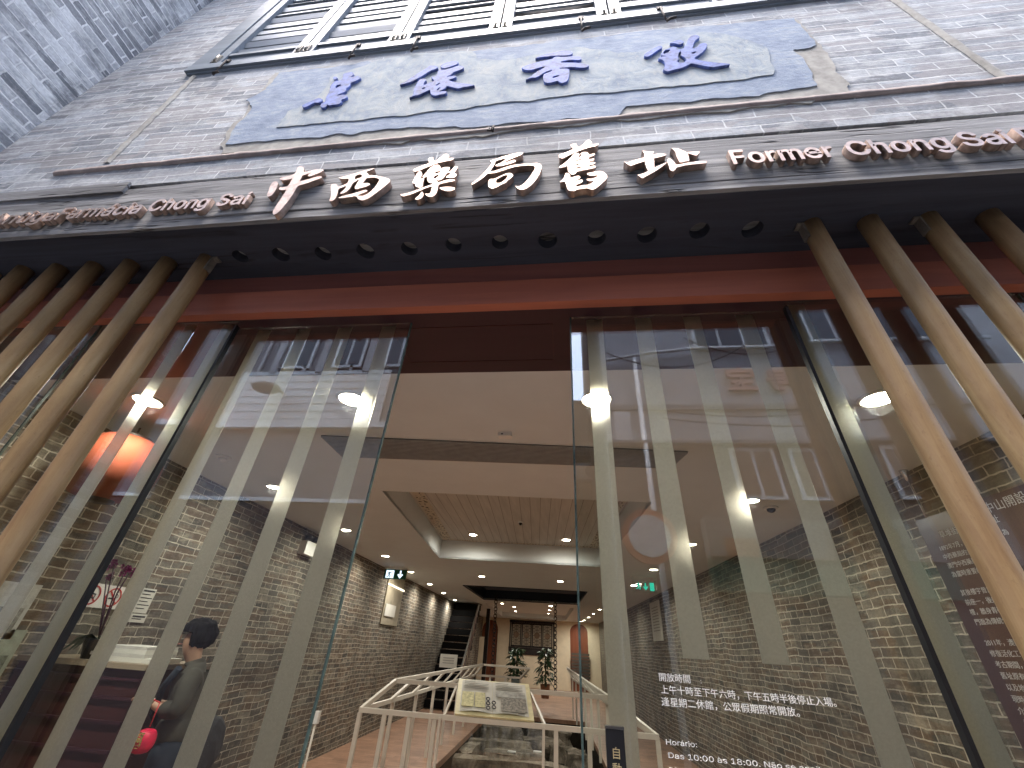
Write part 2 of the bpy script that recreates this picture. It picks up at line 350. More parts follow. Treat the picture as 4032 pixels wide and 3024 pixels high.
# ceiling with the wood-lined tray and the dark louvred skylight cut out
CZ = 3.075
TRAY = [(-2.147, 3.03), (0.99, 3.26), (0.715, 7.58), (-2.58, 7.31)]
VENT = [(-3.0, 11.54), (0.63, 11.7), (0.45, 15.6), (-3.05, 15.5)]
FART = [(-3.3, 17.2), (0.35, 17.4), (0.0, 25.2), (-3.6, 25.0)]
me = fill([[(-4.4, 0.6), (3.3, 0.6), (2.4, 27.5), (-5.6, 27.5)], TRAY, VENT, FART], 0.04, Matrix.Translation((0, 0, CZ + 0.02)), 'ceiling')
ceil = tag(obj('ceiling', me, M['plaster']), 'smooth white ceiling of the entrance hall', 'ceiling', kind='structure')
def recess(name, poly, z0, z1, wall, top):
    bm = B()
    for (ax, ay), (bx, by) in zip(poly, poly[1:] + poly[:1]): quad(bm, (ax, ay, z0), (bx, by, z0), (bx, by, z1), (ax, ay, z1))
    o = obj(name, bm, wall, ceil)
    bm = B(); quad(bm, *[(x, y, z1) for x, y in poly]); t = obj('plank_lining', bm, top, o)
    return o
def planks():
    k = N('pale_ceiling_planks'); v = k.coords(rot=(0, 0, -0.06)); sp = k.n('SeparateXYZ', i={0: v}); fx = k.math('FRACT', k.math('MULTIPLY', sp.outputs[0], 6.5))
    ln = k.ramp(k.math('ABSOLUTE', k.math('SUBTRACT', fx, 0.5)), (0.0, 1.0), (0.04, 0.0)); n = k.noise(k.coords(scale=(8, 0.6, 8)), 2, 6)
    c = k.mix(ln, k.ramp(n, (0.3, (0.46, 0.435, 0.39)), (0.7, (0.60, 0.565, 0.51))), (0.16, 0.12, 0.08)); return k.pbr(c, 0.6, 0, k.bump(k.math('SUBTRACT', 1.0, ln), 0.3, 0.01))
recess('tray_recess', TRAY, CZ, 3.43, M['plaster'], planks())
recess('far_recess', FART, CZ, 3.3, M['plaster'], M['plaster'])
bm = B()
for (ax, ay), (bx, by) in zip(VENT, VENT[1:] + VENT[:1]): quad(bm, (ax, ay, CZ - 0.02), (bx, by, CZ - 0.02), (bx, by, 3.9), (ax, ay, 3.9))
quad(bm, *[(x, y, 3.9) for x, y in VENT])
sk = empty('skylight', (-1.2, 13.5, CZ), 'dark blue louvred skylight well in the ceiling above the chains', 'skylight')
obj('well', bm, plain('dark_blue_metal', (0.012, 0.018, 0.03), 0.4, 0, 0.1), sk)
bm = B()
for i in range(7):
    y = 11.8 + i * 0.55; bar(bm, (-2.95, y, 3.45), (0.5, y + 0.12, 3.45), 0.3, 0.03, Vector((0, 0.5, 1)))
obj('louvre_blade', bm, plain('blue_grey_blade', (0.03, 0.045, 0.07), 0.4, 0, 0.1), sk)

def side_wall(name, fx, y0, y1, t, label, n=1):
    bm = B(); x0, x1 = fx(y0), fx(y1)
    for a, c in ((0, t),):
        vs = [bm.verts.new(p) for p in ((x0, y0, FL), (x1, y1, FL), (x1, y1, 3.4), (x0, y0, 3.4), (x0 + t, y0, FL), (x1 + t, y1, FL), (x1 + t, y1, 3.4), (x0 + t, y0, 3.4))]
        for f in ((0, 1, 2, 3), (4, 7, 6, 5), (0, 4, 5, 1), (3, 2, 6, 7), (0, 3, 7, 4), (1, 5, 6, 2)): bm.faces.new([vs[i] for i in f])
    return tag(obj(name, bm, M['inbrick']), label, 'wall')
side_wall('brick_wall', LWX, 0.3, 27, -0.3, 'old brown brick side wall behind the person and the staircase')
side_wall('brick_wall', RWX, 0.3, 27, 0.3, 'old brown brick side wall behind the opening hours lettering')

# back wall with two arched doorways, in a frame turned by TH
BY = 26.35
back = empty('back_wall', (-1.4, BY, FL), 'cream back wall with an arched doorway on each side of the lattice', 'wall')
def bpt(x): return BY - 0.06 * x * 1.0
def arch(x0, x1, z0, zs, zt, n=10):
    c = (x0 + x1) / 2; rr = (x1 - x0) / 2
    return [(x0, z0), (x1, z0)] + [(c + rr * math.cos(a), zs + (zt - zs) * math.sin(a)) for a in [math.pi * i / n for i in range(n + 1)]]
MB = frame((0, BY, 0), (1, -0.06, 0), (0, 0, 1))
A1, A2 = arch(-5.0, -4.02, -0.19, 2.45, 2.95), arch(0.24, 1.25, -0.19, 2.6, 2.98)
obj('wall', fill([[(-6, -0.2), (2.6, -0.2), (2.6, 3.4), (-6, 3.4)], A1, A2], 0.2, MB @ Matrix.Translation((0, 0, -0.1)), 'wall'), M['cream'], back)
for a, lab in ((A1, 'red-brown door leaf in the arch by the stairs'), (A2, 'red-brown door leaf in the arch beyond the railing')):
    obj('door', fill([a], 0.05, MB @ Matrix.Translation((0, 0, -0.14)), 'door'), wood('red_brown_door_timber', (0.26, 0.085, 0.04), (0.17, 0.05, 0.025), 'z', 0.5), back, label=lab)
bm = B(); 
for i in range(8): bar(bm, (0.3, bpt(0.3) - 0.13, 0.45 + i * 0.15), (1.3, bpt(1.3) - 0.13, 0.45 + i * 0.15), 0.03, 0.11)
cab = tag(obj('slatted_cabinet', bm, plain('grey_brown_slats', (0.09, 0.075, 0.06), 0.5)), 'grey-brown slatted cabinet standing before the far arch', 'cabinet')

# ================================================================== FACADE
YB = -0.36                                           # face of the brickwork and of the timber beam
bf = empty('brick_building', (0, YB, 0), 'grey brick shophouse facade with louvred shutters and a painted plaster sign', 'building')
WX0, WX1, WZ0, WZ1 = -3.14, 2.15, 5.56, 8.4
obj('wall', fill([[(-4.1, 3.83), (7.0, 3.83), (7.0, 8.9), (-4.1, 8.9)], [(WX0, WZ0), (WX1, WZ0), (WX1, WZ1), (WX0, WZ1)]], 0.3, facing((0, YB + 0.15, 0)), 'wall'), M['facade'], bf)
bm = B(); box(bm, 3.055, 7.0, 0.07, 0.3, FL, 3.38); obj('lower_wall', bm, M['facade'], bf)
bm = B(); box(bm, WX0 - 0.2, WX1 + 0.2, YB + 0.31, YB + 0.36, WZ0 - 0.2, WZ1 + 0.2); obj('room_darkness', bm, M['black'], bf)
def rough_strip(bm, p0, p1, w, t, seed, n=60, jag=0.3):
    """lumpy band of old plaster lying on the facade between two points"""
    p0 = Vector(p0); p1 = Vector(p1); d = (p1 - p0); s = Vector((-d.z, 0, d.x)).normalized()
    rows = []
    for i in range(n + 1):
        c = p0 + d * (i / n); a = 1 + jag * mnoise.noise((i * 0.35, seed, 0)); e = 1 + jag * mnoise.noise((i * 0.35, seed + 9, 4))
        rows.append([bm.verts.new(c + s * (w / 2 * a) + Vector((0, 0, 0))), bm.verts.new(c + s * (w / 4 * a) + Vector((0, -t * e, 0))), bm.verts.new(c - s * (w / 4 * e) + Vector((0, -t * a, 0))), bm.verts.new(c - s * (w / 2 * e))])
    for a, c in zip(rows, rows[1:]):
        for k in range(3):
            f = bm.faces.new((a[k], c[k], c[k + 1], a[k + 1])); f.smooth = True
bm = B(); rough_strip(bm, (-3.3, YB - 0.003, 4.05), (3.6, YB - 0.003, 4.15), 0.05, 0.014, 3, 140, 0.5); obj('moulding', bm, M['pink'], bf)
for x, x2, sd_ in ((-2.97, -3.06, 11), (2.24, 2.24, 23)):
    bm = B(); rough_strip(bm, (x, YB - 0.003, 4.13), (x2, YB - 0.003, 5.5 if x < 0 else 7), 0.05, 0.009, sd_, 60, 0.6); obj('lime_joint', bm, M['lime'], bf)

bm = B(); box(bm, -4.1, 7.0, YB - 0.45, YB + 0.3, 8.905, 9.02); box(bm, -4.1, 7.0, YB - 0.2, YB - 0.001, 8.7, 8.9); obj('shading_overhang', bm, M['facade'], bf)  # unseen overhang added to shade the upper facade
# painted plaster sign: lime border, blue field, mottled cream cartouche, raised blue characters
PF = lambda p: (lambda q: (q.x, q.z))(on(p, 1, YB - 0.02))
a5 = crop(820, 40, 1.8433); a6 = crop(1960, 0, 1.4747)
def jag(lp, amp, n=6, seed=0):
    out = []
    for i, p in enumerate(lp):
        q = lp[(i + 1) % len(lp)]
        for k in range(n):
            t = k / n; x = p[0] + (q[0] - p[0]) * t; z = p[1] + (q[1] - p[1]) * t
            out.append((x + amp * mnoise.noise((x * 9, z * 9, seed)), z + amp * mnoise.noise((x * 9, z * 9, seed + 5))))
    return out
outer = [PF(p) for p in (a5(470, 440), a5(1300, 350), (2016, 175), (2450, 125), (3126, 62), (3235, 165), a6(2060, 530), a6(1600, 600), a6(700, 690), a6(0, 755), a5(1400, 940), a5(60, 1030), a5(100, 930))]
blue = [PF(p) for p in (a5(510, 450), a5(900, 405), a5(1300, 350), (2016, 180), (2450, 128), (3126, 66), (3180, 120), (3214, 172), (3133, 192), a6(1800, 385), a6(1870, 490), a6(1500, 545), a6(740, 610), a6(690, 670), a6(300, 690), a5(1700, 850), a5(1400, 850), a5(900, 900), a5(110, 965), a5(210, 830), a5(310, 690), a5(290, 640), a5(410, 570))]
creampan = [PF(p) for p in (a5(480, 850), a5(560, 745), a5(690, 690), a5(830, 600), a5(880, 510), a5(900, 470), a5(1060, 425), a5(1300, 345), a5(1600, 310), a5(1900, 295), a5(1990, 350), (1960, 240), (2120, 215), a6(440, 270), a6(700, 300), a6(850, 298), a6(950, 265), a6(1080, 215), a6(1200, 182), a6(1400, 210), a6(1530, 260), a6(1600, 340), a6(1610, 430), a6(1500, 450), a6(1000, 500), a6(500, 545), (1960, 408), a5(1500, 750), a5(900, 815))]
pl = empty('plaster_sign', (-0.5, YB, 4.3), 'weathered blue plaster sign panel with four raised blue characters under the shutters', 'sign')
obj('lime_border', fill([jag(outer, 0.045, 10, 1)], 0.008, facing((0, YB - 0.004, 0)), 'lime_border', 0.0), M['lime'], pl)
obj('blue_field', fill([jag(blue, 0.035, 10, 2)], 0.006, facing((0, YB - 0.0115, 0)), 'blue_field', 0.0), M['blueplaster'], pl)
obj('cream_cartouche', fill([jag(creampan, 0.03, 8, 3)], 0.005, facing((0, YB - 0.0175, 0)), 'cream_cartouche', 0.0), M['mottle'], pl)
def char(name, crp, loops, yface, depth, mat, parent, bevel=0.0, sm=1, label=None):
    lps = []
    for lp in loops:
        q = [on(crp(x, y), 1, yface) for x, y in smooth_loop(lp, sm)]; lps.append([(v.x, v.z) for v in q])
    obj(name, fill(lps, depth, facing((0, yface + depth / 2, 0)), name, bevel), mat, parent, label=label)
c1 = crop(1150, 240, 5.53)
char('raised_character', c1, [[(1100,310),(1150,270),(1250,245),(1330,250),(1350,290),(1300,340),(1260,360),(1420,330),(1485,350),(1500,375),(1400,435),(1280,480),(1270,520),(1250,560),(1170,610),(1185,650),(1130,690),(1000,740),(960,760),(1100,735),(1190,745),(1210,780),(1170,820),(1060,855),(1090,890),(1050,930),(960,955),(880,960),(800,980),(770,945),(750,990),(700,1020),(650,1030),(615,990),(640,930),(720,890),(730,820),(760,760),(800,690),(840,600),(820,570),(880,490),(940,440),(1050,430),(1110,370)],[(935,580),(970,530),(1070,520),(1060,545),(990,580),(960,600)],[(210,975),(300,930),(450,860),(560,810),(640,815),(670,850),(620,900),(560,920),(490,910),(400,960),(300,1015),(240,1020)],[(890,365),(940,335),(1000,365),(960,405),(910,410)]], YB - 0.034, 0.013, M['calli'], pl, 0.002)
c2 = crop(1540, 220, 5.53)
char('raised_character', c2, [[(175,635),(300,570),(430,480),(600,370),(750,290),(840,210),(960,215),(1030,250),(990,285),(850,330),(700,430),(560,510),(400,580),(250,625)],[(1065,215),(1180,160),(1340,115),(1440,115),(1475,150),(1430,195),(1300,235),(1180,280),(1100,270)],[(1030,310),(1180,305),(1230,285),(1340,260),(1450,215),(1550,220),(1590,255),(1560,290),(1340,370),(1330,405),(1190,465),(1400,435),(1425,460),(1380,490),(1250,525),(1290,550),(1450,590),(1650,610),(1850,640),(1700,670),(1560,690),(1480,715),(1400,710),(1220,655),(1190,700),(1100,760),(1000,780),(1180,770),(1225,800),(1170,835),(1050,855),(950,880),(860,840),(850,780),(850,740),(640,840),(590,860),(500,870),(370,930),(490,850),(480,790),(510,700),(580,570),(620,510),(720,500),(780,530),(730,580),(690,650),(830,590),(950,550),(900,510),(870,460),(940,455),(960,470),(1010,400)],[(960,655),(1050,590),(1075,605),(990,655)],[(670,720),(690,695),(760,690),(700,735)],[(990,745),(1060,690),(1070,700),(1010,755)]], YB - 0.034, 0.013, M['calli'], pl, 0.002)
c3 = crop(2020, 170, 5.53)
char('raised_character', c3, [[(465,340),(560,290),(700,240),(900,210),(1040,175),(1120,160),(1250,175),(1305,210),(1280,250),(1200,275),(1000,275),(800,290),(600,310)],[(180,550),(230,510),(400,450),(600,400),(860,350),(900,300),(1000,295),(1060,310),(1300,285),(1450,295),(1500,335),(1460,375),(1250,370),(1040,405),(1050,430),(1300,425),(1500,440),(1640,475),(1660,495),(1620,525),(1520,545),(1300,525),(1010,545),(1020,560),(1150,555),(1220,570),(1235,610),(1220,750),(1190,830),(1080,880),(1020,860),(970,825),(850,860),(720,875),(660,830),(655,690),(720,660),(855,605),(845,580),(690,640),(560,730),(470,765),(400,755),(250,815),(380,740),(480,650),(620,570),(720,510),(560,540),(400,595),(260,590)],[(860,745),(900,720),(1010,705),(1000,725),(920,750),(870,765)]], YB - 0.034, 0.013, M['calli'], pl, 0.002)
c4 = crop(2500, 110, 5.267)
char('raised_character', c4, [[(190,590),(195,545),(300,480),(420,410),(500,375),(560,380),(570,410),(470,470),(350,560),(260,605)],[(710,325),(780,290),(870,255),(940,250),(1010,280),(1015,305),(960,345),(880,340),(840,325)],[(1060,330),(1090,250),(1150,170),(1250,145),(1330,165),(1345,205),(1260,255),(1220,330),(1190,440),(1300,400),(1340,340),(1430,315),(1500,335),(1500,380),(1430,490),(1320,575),(1270,600),(1230,640),(1320,670),(1550,710),(1850,735),(2000,755),(1850,785),(1690,810),(1620,825),(1400,790),(1165,735),(1100,780),(960,840),(780,880),(700,910),(640,905),(575,865),(630,820),(620,720),(570,670),(470,640),(540,600),(680,592),(560,580),(530,555),(600,460),(700,430),(800,385),(880,420),(870,440),(1000,450)],[(580,535),(620,465),(740,450),(700,510),(620,540)],[(920,500),(960,490),(945,570),(1000,600),(1060,650),(1060,690),(1000,730),(900,720),(870,700),(930,650),(890,620)],[(1150,520),(1290,490),(1220,545)]], YB - 0.034, 0.013, M['calli'], pl, 0.002)

# shutters, sill and iron hooks
ws = YB - 0.05
bm = B(); box(bm, -3.16, 2.18, YB - 0.035, YB + 0.2, 5.55, 5.65); box(bm, -3.14, 2.16, YB - 0.015, YB + 0.1, 5.525, 5.55)
obj('window_sill', bm, M['sill'], bf)
bm = B(); box(bm, -3.16, -2.99, YB - 0.03, YB + 0.2, 5.651, 8.4); obj('window_frame', bm, M['shutter'], bf); bm = B(); box(bm, 2.08, 2.2, YB - 0.03, YB + 0.2, 5.651, 8.4); obj('window_frame', bm, M['shutter'], bf)
SW = 0.84
for i in range(6):
    x0 = -2.98 + i * 0.84 * 1.0 + i * 0.005; x1 = x0 + 0.83
    bm = B(); yF = YB - 0.022; T = 0.06
    box(bm, x0, x0 + 0.085, yF, yF + T, 5.665, 8.3); box(bm, x1 - 0.085, x1, yF, yF + T, 5.665, 8.3)
    box(bm, x0 + 0.0855, x1 - 0.0855, yF + 0.003, yF + T, 5.665, 5.70)
    box(bm, x0 + 0.0855, x1 - 0.0855, yF + 0.02, yF + T, 5.70, 5.84); box(bm, x0 + 0.0855, x1 - 0.0855, yF + 0.003, yF + T, 5.84, 5.885)
    s = obj('shutter', bm, M['shutter'], bf)
    bm = B()
    for j in range(15):
        z = 5.99 + j * 0.165; dz = 0.02 * random.uniform(-1, 1)
        bar(bm, (x0 + 0.088, yF + 0.035, z + dz), (x1 - 0.088, yF + 0.035, z + dz), 0.085, 0.014, Vector((0, -1.0, -0.05 + random.uniform(-0.2, 0.25))))
    obj('louvre', bm, M['louvre'], s)
    for x in (x0 + 0.03, x1 - 0.03):
        bm = B(); box(bm, x - 0.022, x + 0.022, yF - 0.012, yF - 0.001, 5.69, 5.82); tube(bm, [(x, yF - 0.014, 5.70), (x, yF - 0.014, 5.81)], 0.009, 8)
        obj('hinge', bm, M['brass'], s)
hx = (-2.779, -1.611, -1.106, 0.176, 0.752, 1.935)
for i, x in enumerate(hx):
    h = empty('iron_hook', (x, YB - 0.09, 5.6), ['rusty iron stay hook below the leftmost shutter', 'rusty iron stay hook above the first raised character', 'rusty iron stay hook left of the second raised character', 'rusty iron stay hook above the third raised character', 'rusty iron stay hook above the fourth raised character', 'rusty iron stay hook at the far right end of the window sill'][i], 'hook', 'iron stay hooks along the window sill')
    lean = (-0.03, -0.02, -0.015, 0.0, 0.02, 0.05)[i]
    bm = B(); tube(bm, [(x, YB - 0.035, 5.64), (x, YB - 0.05, 5.615), (x + lean * 0.5, YB - 0.04, 5.50), (x + lean, YB - 0.03, 5.40)], 0.007, 8); tube(bm, [(x + lean, YB - 0.03, 5.40), (x + lean + 0.02, YB - 0.045, 5.385), (x + lean + 0.06, YB - 0.045, 5.40)], 0.009, 8)
    obj('rod', bm, M['iron'], h)
    bm = B(); box(bm, x - 0.02, x + 0.02, YB - 0.046, YB - 0.0355, 5.61, 5.655); obj('plate', bm, M['iron'], h)
x = on((1960 + 50 / 1.0972, 0), 1, YB).x
bm = B(); p = on(crop(820, 40, 1.8433)(2058, 870), 1, YB - 0.03); tube(bm, [p + Vector((0, 0.03, 0.03)), p + Vector((0, 0.0, 0.02)), p + Vector((0.015, -0.02, 0)), p + Vector((0.01, -0.01, -0.03)), p + Vector((-0.02, -0.01, -0.02)), p + Vector((-0.015, -0.01, 0.01))], 0.006, 8)
tag(obj('ring_bolt', bm, M['iron']), 'small rusty ring bolt in the moulding under the plaster sign', 'bolt')

# projecting side wall at the left
bm = B(); box(bm, -4.4, -4.1, -1.45, YB + 0.3, FL, 8.9); tag(obj('brick_wall', bm, M['sidebrick']), 'whitewashed grey brick wall projecting at the left edge of the facade', 'wall')

# timber beam with the bronze lettering
HB, TB = 3.377, 3.828
bt = empty('sign_beam', (0, YB, HB), 'long weathered grey timber beam carrying the bronze lettering', 'beam')
holes_x = [-1.811 + 0.2492 * i for i in range(12)]
pole_l = [-2.02 - 0.2492 * i for i in range(9)]; pole_r = [1.19 + 0.2492 * i for i in range(8)]
def circ(x, y, rr, n=18): return [(x + rr * math.cos(2 * math.pi * k / n), y + rr * math.sin(2 * math.pi * k / n)) for k in range(n)]
HY = -0.14
def wavy_beam():
    bm = B(); n = 160; rows = []
    for i in range(n + 1):
        x = -4.09 + 11 * i / n; a = 0.010 * mnoise.noise((x * 1.1, 3, 0)) + 0.004 * mnoise.noise((x * 7, 1, 0)); c = 0.008 * mnoise.noise((x * 1.3, 8, 0)); dpt = 0.008 * mnoise.noise((x * 0.9, 5, 2))
        rows.append([bm.verts.new(q) for q in ((x, YB + 0.012 + dpt, HB + 0.061), (x, YB + dpt, HB + 0.068 + a), (x, YB - 0.004 + dpt, HB + 0.2), (x, YB + dpt, TB - 0.03 + c), (x, YB + 0.015 + dpt, TB - 0.008 + c), (x, YB + 0.015, TB + 0.01), (x, 0.011, TB + 0.01), (x, 0.011, HB + 0.061))])
    for a, c in zip(rows, rows[1:]):
        for k in range(8):
            bm.faces.new((a[k], a[(k + 1) % 8], c[(k + 1) % 8], c[k]))
    bm.faces.new(rows[0]); bm.faces.new(rows[-1][::-1]); return bm
obj('body', wavy_beam(), M['beam'], bt)
bm = B(); n = 160; rows = []
for i in range(n + 1):
    x = -4.09 + 11 * i / n; a = 0.007 * mnoise.noise((x * 1.1, 3, 0)) + 0.005 * mnoise.noise((x * 5, 2, 0))
    rows.append([bm.verts.new((x, YB + 0.02, HB + 0.0605)), bm.verts.new((x, YB + 0.001, HB + 0.0605)), bm.verts.new((x, YB + 0.001, HB + 0.004 + a)), bm.verts.new((x, YB + 0.02, HB + 0.002))])
for a, c in zip(rows, rows[1:]):
    for k in range(4): bm.faces.new((a[k], a[(k + 1) % 4], c[(k + 1) % 4], c[k]))
obj('lower_lip', bm, M['beam'], bt)
loops = [[(-4.09, YB + 0.021), (6.9, YB + 0.021), (6.9, 0.011), (-4.09, 0.011)]] + [circ(x, HY + random.uniform(-.006, .006), random.uniform(0.042, 0.05)) for x in holes_x]
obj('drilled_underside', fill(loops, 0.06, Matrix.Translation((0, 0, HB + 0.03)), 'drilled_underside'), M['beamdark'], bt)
bm = B(); box(bm, -4.05, -2.6, YB - 0.012, YB + 0.01, TB - 0.075, TB + 0.02); obj('top_batten', bm, M['beam'], bt)
YF = YB - 0.036
k1 = crop(1030, 620, 4.9156); k2 = crop(1480, 580, 5.53); k3 = crop(1840, 540, 5.53); k4 = crop(2170, 530, 6.382); k5 = crop(2430, 540, 5.53)
def zi(c, loops, sm=1): char('bronze_character', c, loops, YF, 0.034, M['bronze'], bt, 0.0, sm)
zi(k1, [[(250,460),(300,470),(318,500),(300,570),(260,650),(200,725),(130,765),(95,725),(140,650),(155,570),(190,500)],[(735,170),(800,185),(825,215),(805,290),(900,260),(1100,230),(1190,230),(1205,250),(1150,285),(1000,345),(930,365),(890,355),(920,320),(975,295),(880,320),(780,350),(775,380),(735,455),(765,455),(900,420),(1050,375),(1150,362),(1172,372),(1140,400),(1000,450),(850,505),(710,545),(690,565),(640,650),(560,780),(450,920),(340,1050),(240,1110),(215,1080),(220,1030),(290,920),(370,800),(440,690),(490,615),(410,632),(350,625),(330,600),(345,580),(420,572),(500,558),(525,530),(580,440),(600,400),(500,430),(410,440),(360,425),(345,395),(400,385),(520,360),(610,335),(645,310),(680,240),(700,190)]])
zi(k1, [[(1385,508),(1440,515),(1475,550),(1480,575),(1560,540),(1660,500),(1690,440),(1680,405),(1600,412),(1520,408),(1490,388),(1560,372),(1680,340),(1830,300),(1950,265),(2100,225),(2180,205),(2175,215),(2080,255),(2015,280),(2060,310),(2075,345),(2150,340),(2212,345),(2330,375),(2440,405),(2487,430),(2480,475),(2380,560),(2212,690),(2100,770),(2010,815),(1930,830),(1870,805),(1835,745),(1700,765),(1560,785),(1475,783),(1510,765),(1600,735),(1760,700),(1900,655),(2000,625),(2050,632),(2040,655),(1950,695),(1855,728),(1880,740),(1950,742),(2050,710),(2150,620),(2212,555),(2292,420),(2212,390),(2120,385),(2030,395),(2000,440),(1955,500),(2060,495),(2105,510),(2080,540),(1950,585),(1850,610),(1805,605),(1800,580),(1840,510),(1900,410),(1790,480),(1760,500),(1720,590),(1650,660),(1570,700),(1510,705),(1540,670),(1600,620),(1645,545),(1560,580),(1490,605),(1480,640),(1460,720),(1430,790),(1380,835),(1310,850),(1320,800),(1345,740),(1345,650),(1335,570),(1350,525)],[(1810,355),(1905,320),(1950,345),(1930,385),(1860,405),(1795,430)]])
zi(k2, [[(815,490),(850,465),(1000,400),(1165,345),(1150,300),(1135,260),(1160,225),(1250,215),(1245,260),(1285,305),(1350,260),(1440,190),(1500,145),(1560,150),(1595,180),(1590,215),(1530,250),(1480,268),(1600,235),(1690,230),(1700,248),(1650,280),(1500,305),(1350,340),(1200,400),(1050,460),(930,510),(850,530),(820,515)],[(960,518),(1000,540),(1010,590),(970,660),(985,655),(995,690),(970,740),(1010,690),(1040,650),(1055,665),(1030,760),(1025,820),(1000,870),(950,880),(880,860),(850,820),(860,790),(800,785),(790,765),(830,680),(890,580),(930,530)],[(1330,375),(1380,390),(1420,435),(1395,465),(1480,435),(1580,425),(1615,445),(1590,500),(1530,590),(1460,680),(1400,712),(1320,715),(1270,750),(1200,775),(1150,765),(1125,720),(1120,640),(1060,655),(1005,645),(1050,600),(1150,480),(1240,400)],[(1265,580),(1300,530),(1430,505),(1425,520),(1350,560)],[(1262,650),(1270,625),(1370,590),(1368,620),(1320,660),(1260,690)],[(1730,412),(1780,420),(1785,440),(1740,510),(1710,560),(1755,580),(1760,605),(1720,650),(1660,668),(1505,658),(1590,600),(1650,555),(1580,560),(1575,545),(1640,500),(1700,430)],[(520,1020),(600,1015),(800,960),(1000,880),(1220,810),(1240,770),(1260,745),(1330,735),(1360,755),(1358,770),(1500,715),(1640,695),(1700,700),(1735,722),(1650,745),(1500,770),(1360,805),(1350,880),(1330,970),(1290,1040),(1220,1075),(1140,1078),(1100,1050),(1065,1005),(1120,1012),(1180,1000),(1210,930),(1225,840),(1080,890),(900,970),(750,1030),(620,1065),(550,1060)],[(1015,960),(1040,1020),(1020,1080),(960,1125),(890,1140),(850,1125),(880,1090),(940,1050),(970,990)],[(1365,888),(1450,865),(1600,858),(1700,870),(1728,890),(1700,930),(1590,958),(1500,945)]])
zi(k3, [[(490,515),(600,480),(800,410),(1050,350),(1200,328),(1215,345),(1190,375),(1080,420),(950,475),(850,520),(780,565),(900,530),(1000,495),(1050,500),(1055,525),(1010,550),(880,590),(750,625),(640,635),(600,620),(650,590),(760,540),(830,490),(860,455),(750,480),(610,520),(600,580),(550,660),(490,745),(600,735),(750,680),(950,615),(1150,585),(1400,575),(1500,560),(1580,580),(1615,615),(1625,650),(1590,760),(1520,890),(1430,1010),(1330,1090),(1230,1140),(1150,1145),(1090,1115),(1040,1050),(1090,1075),(1150,1065),(1250,1000),(1350,880),(1430,760),(1475,680),(1470,640),(1430,612),(1300,612),(1100,630),(900,680),(720,745),(560,785),(450,785),(380,850),(280,930),(170,1000),(95,1040),(90,1010),(150,965),(260,880),(370,770),(460,670),(520,580),(525,545)],[(470,910),(600,905),(750,830),(870,780),(960,785),(1000,820),(990,850),(920,910),(850,960),(850,985),(740,1030),(640,1090),(530,1130),(460,1080),(455,1050)],[(622,925),(700,880),(800,830),(870,822),(890,840),(850,900),(780,960),(720,995),(625,1000)]])
zi(k4, [[(195,510),(350,450),(575,365),(520,320),(490,270),(500,245),(620,215),(640,270),(710,325),(770,270),(860,190),(900,140),(940,130),(1020,180),(1015,210),(920,270),(1050,240),(1190,225),(1185,250),(1120,290),(950,320),(750,390),(560,460),(400,545),(290,595),(220,590),(200,560)],[(570,475),(660,455),(700,470),(710,510),(680,575),(760,550),(750,500),(735,465),(840,435),(910,445),(940,470),(940,505),(1085,472),(1105,495),(1085,520),(945,560),(950,625),(1060,600),(1088,615),(1070,645),(955,672),(955,705),(1070,682),(1115,708),(1080,742),(955,762),(955,805),(1080,775),(1122,795),(1110,830),(1000,855),(800,895),(630,930),(620,980),(580,1000),(520,1005),(460,970),(420,890),(420,780),(330,810),(230,832),(190,825),(230,790),(360,700),(480,590),(540,520)],[(600,655),(640,640),(765,595),(765,625),(670,655),(605,690)],[(610,745),(770,720),(768,745),(612,775)],[(612,830),(770,790),(772,830),(615,865)],[(370,955),(430,975),(490,1020),(460,1060),(530,1075),(560,1060),(690,1028),(730,1050),(735,1080),(690,1120),(600,1155),(610,1175),(740,1130),(790,1140),(800,1170),(760,1210),(630,1255),(625,1310),(700,1300),(790,1270),(880,1265),(940,1260),(1020,1220),(1095,1155),(990,1168),(920,1155),(890,1130),(910,1112),(1000,1110),(1120,1080),(1170,1040),(1160,1018),(1050,1030),(960,1025),(900,995),(905,965),(1000,955),(1150,920),(1250,915),(1330,945),(1405,1010),(1415,1080),(1350,1160),(1230,1270),(1080,1380),(990,1375),(910,1345),(780,1360),(640,1385),(590,1418),(500,1415),(420,1390),(390,1290),(345,1165),(260,1195),(220,1185),(260,1150),(320,1090),(345,1020)]])
zi(k5, [[(540,290),(600,300),(720,310),(800,308),(775,380),(950,350),(1070,370),(1040,405),(800,460),(810,560),(810,660),(950,600),(1080,545),(1060,575),(950,660),(800,760),(550,895),(440,822),(550,795),(680,735),(640,670),(610,570),(605,520),(450,570),(290,625),(150,540),(230,545),(400,490),(605,435),(590,360),(575,325)],[(1110,455),(1180,475),(1240,530),(1275,590),(1345,595),(1500,560),(1700,530),(1950,515),(1960,540),(1935,565),(1750,580),(1500,610),(1290,660),(1270,700),(1215,745),(1145,710),(1135,650),(1085,510)],[(1170,240),(1330,245),(1460,300),(1510,325),(1650,315),(1805,305),(1780,350),(1725,400),(1540,350),(1555,420),(1575,510),(1365,552),(1300,430),(1270,330),(1230,270)]], 0)
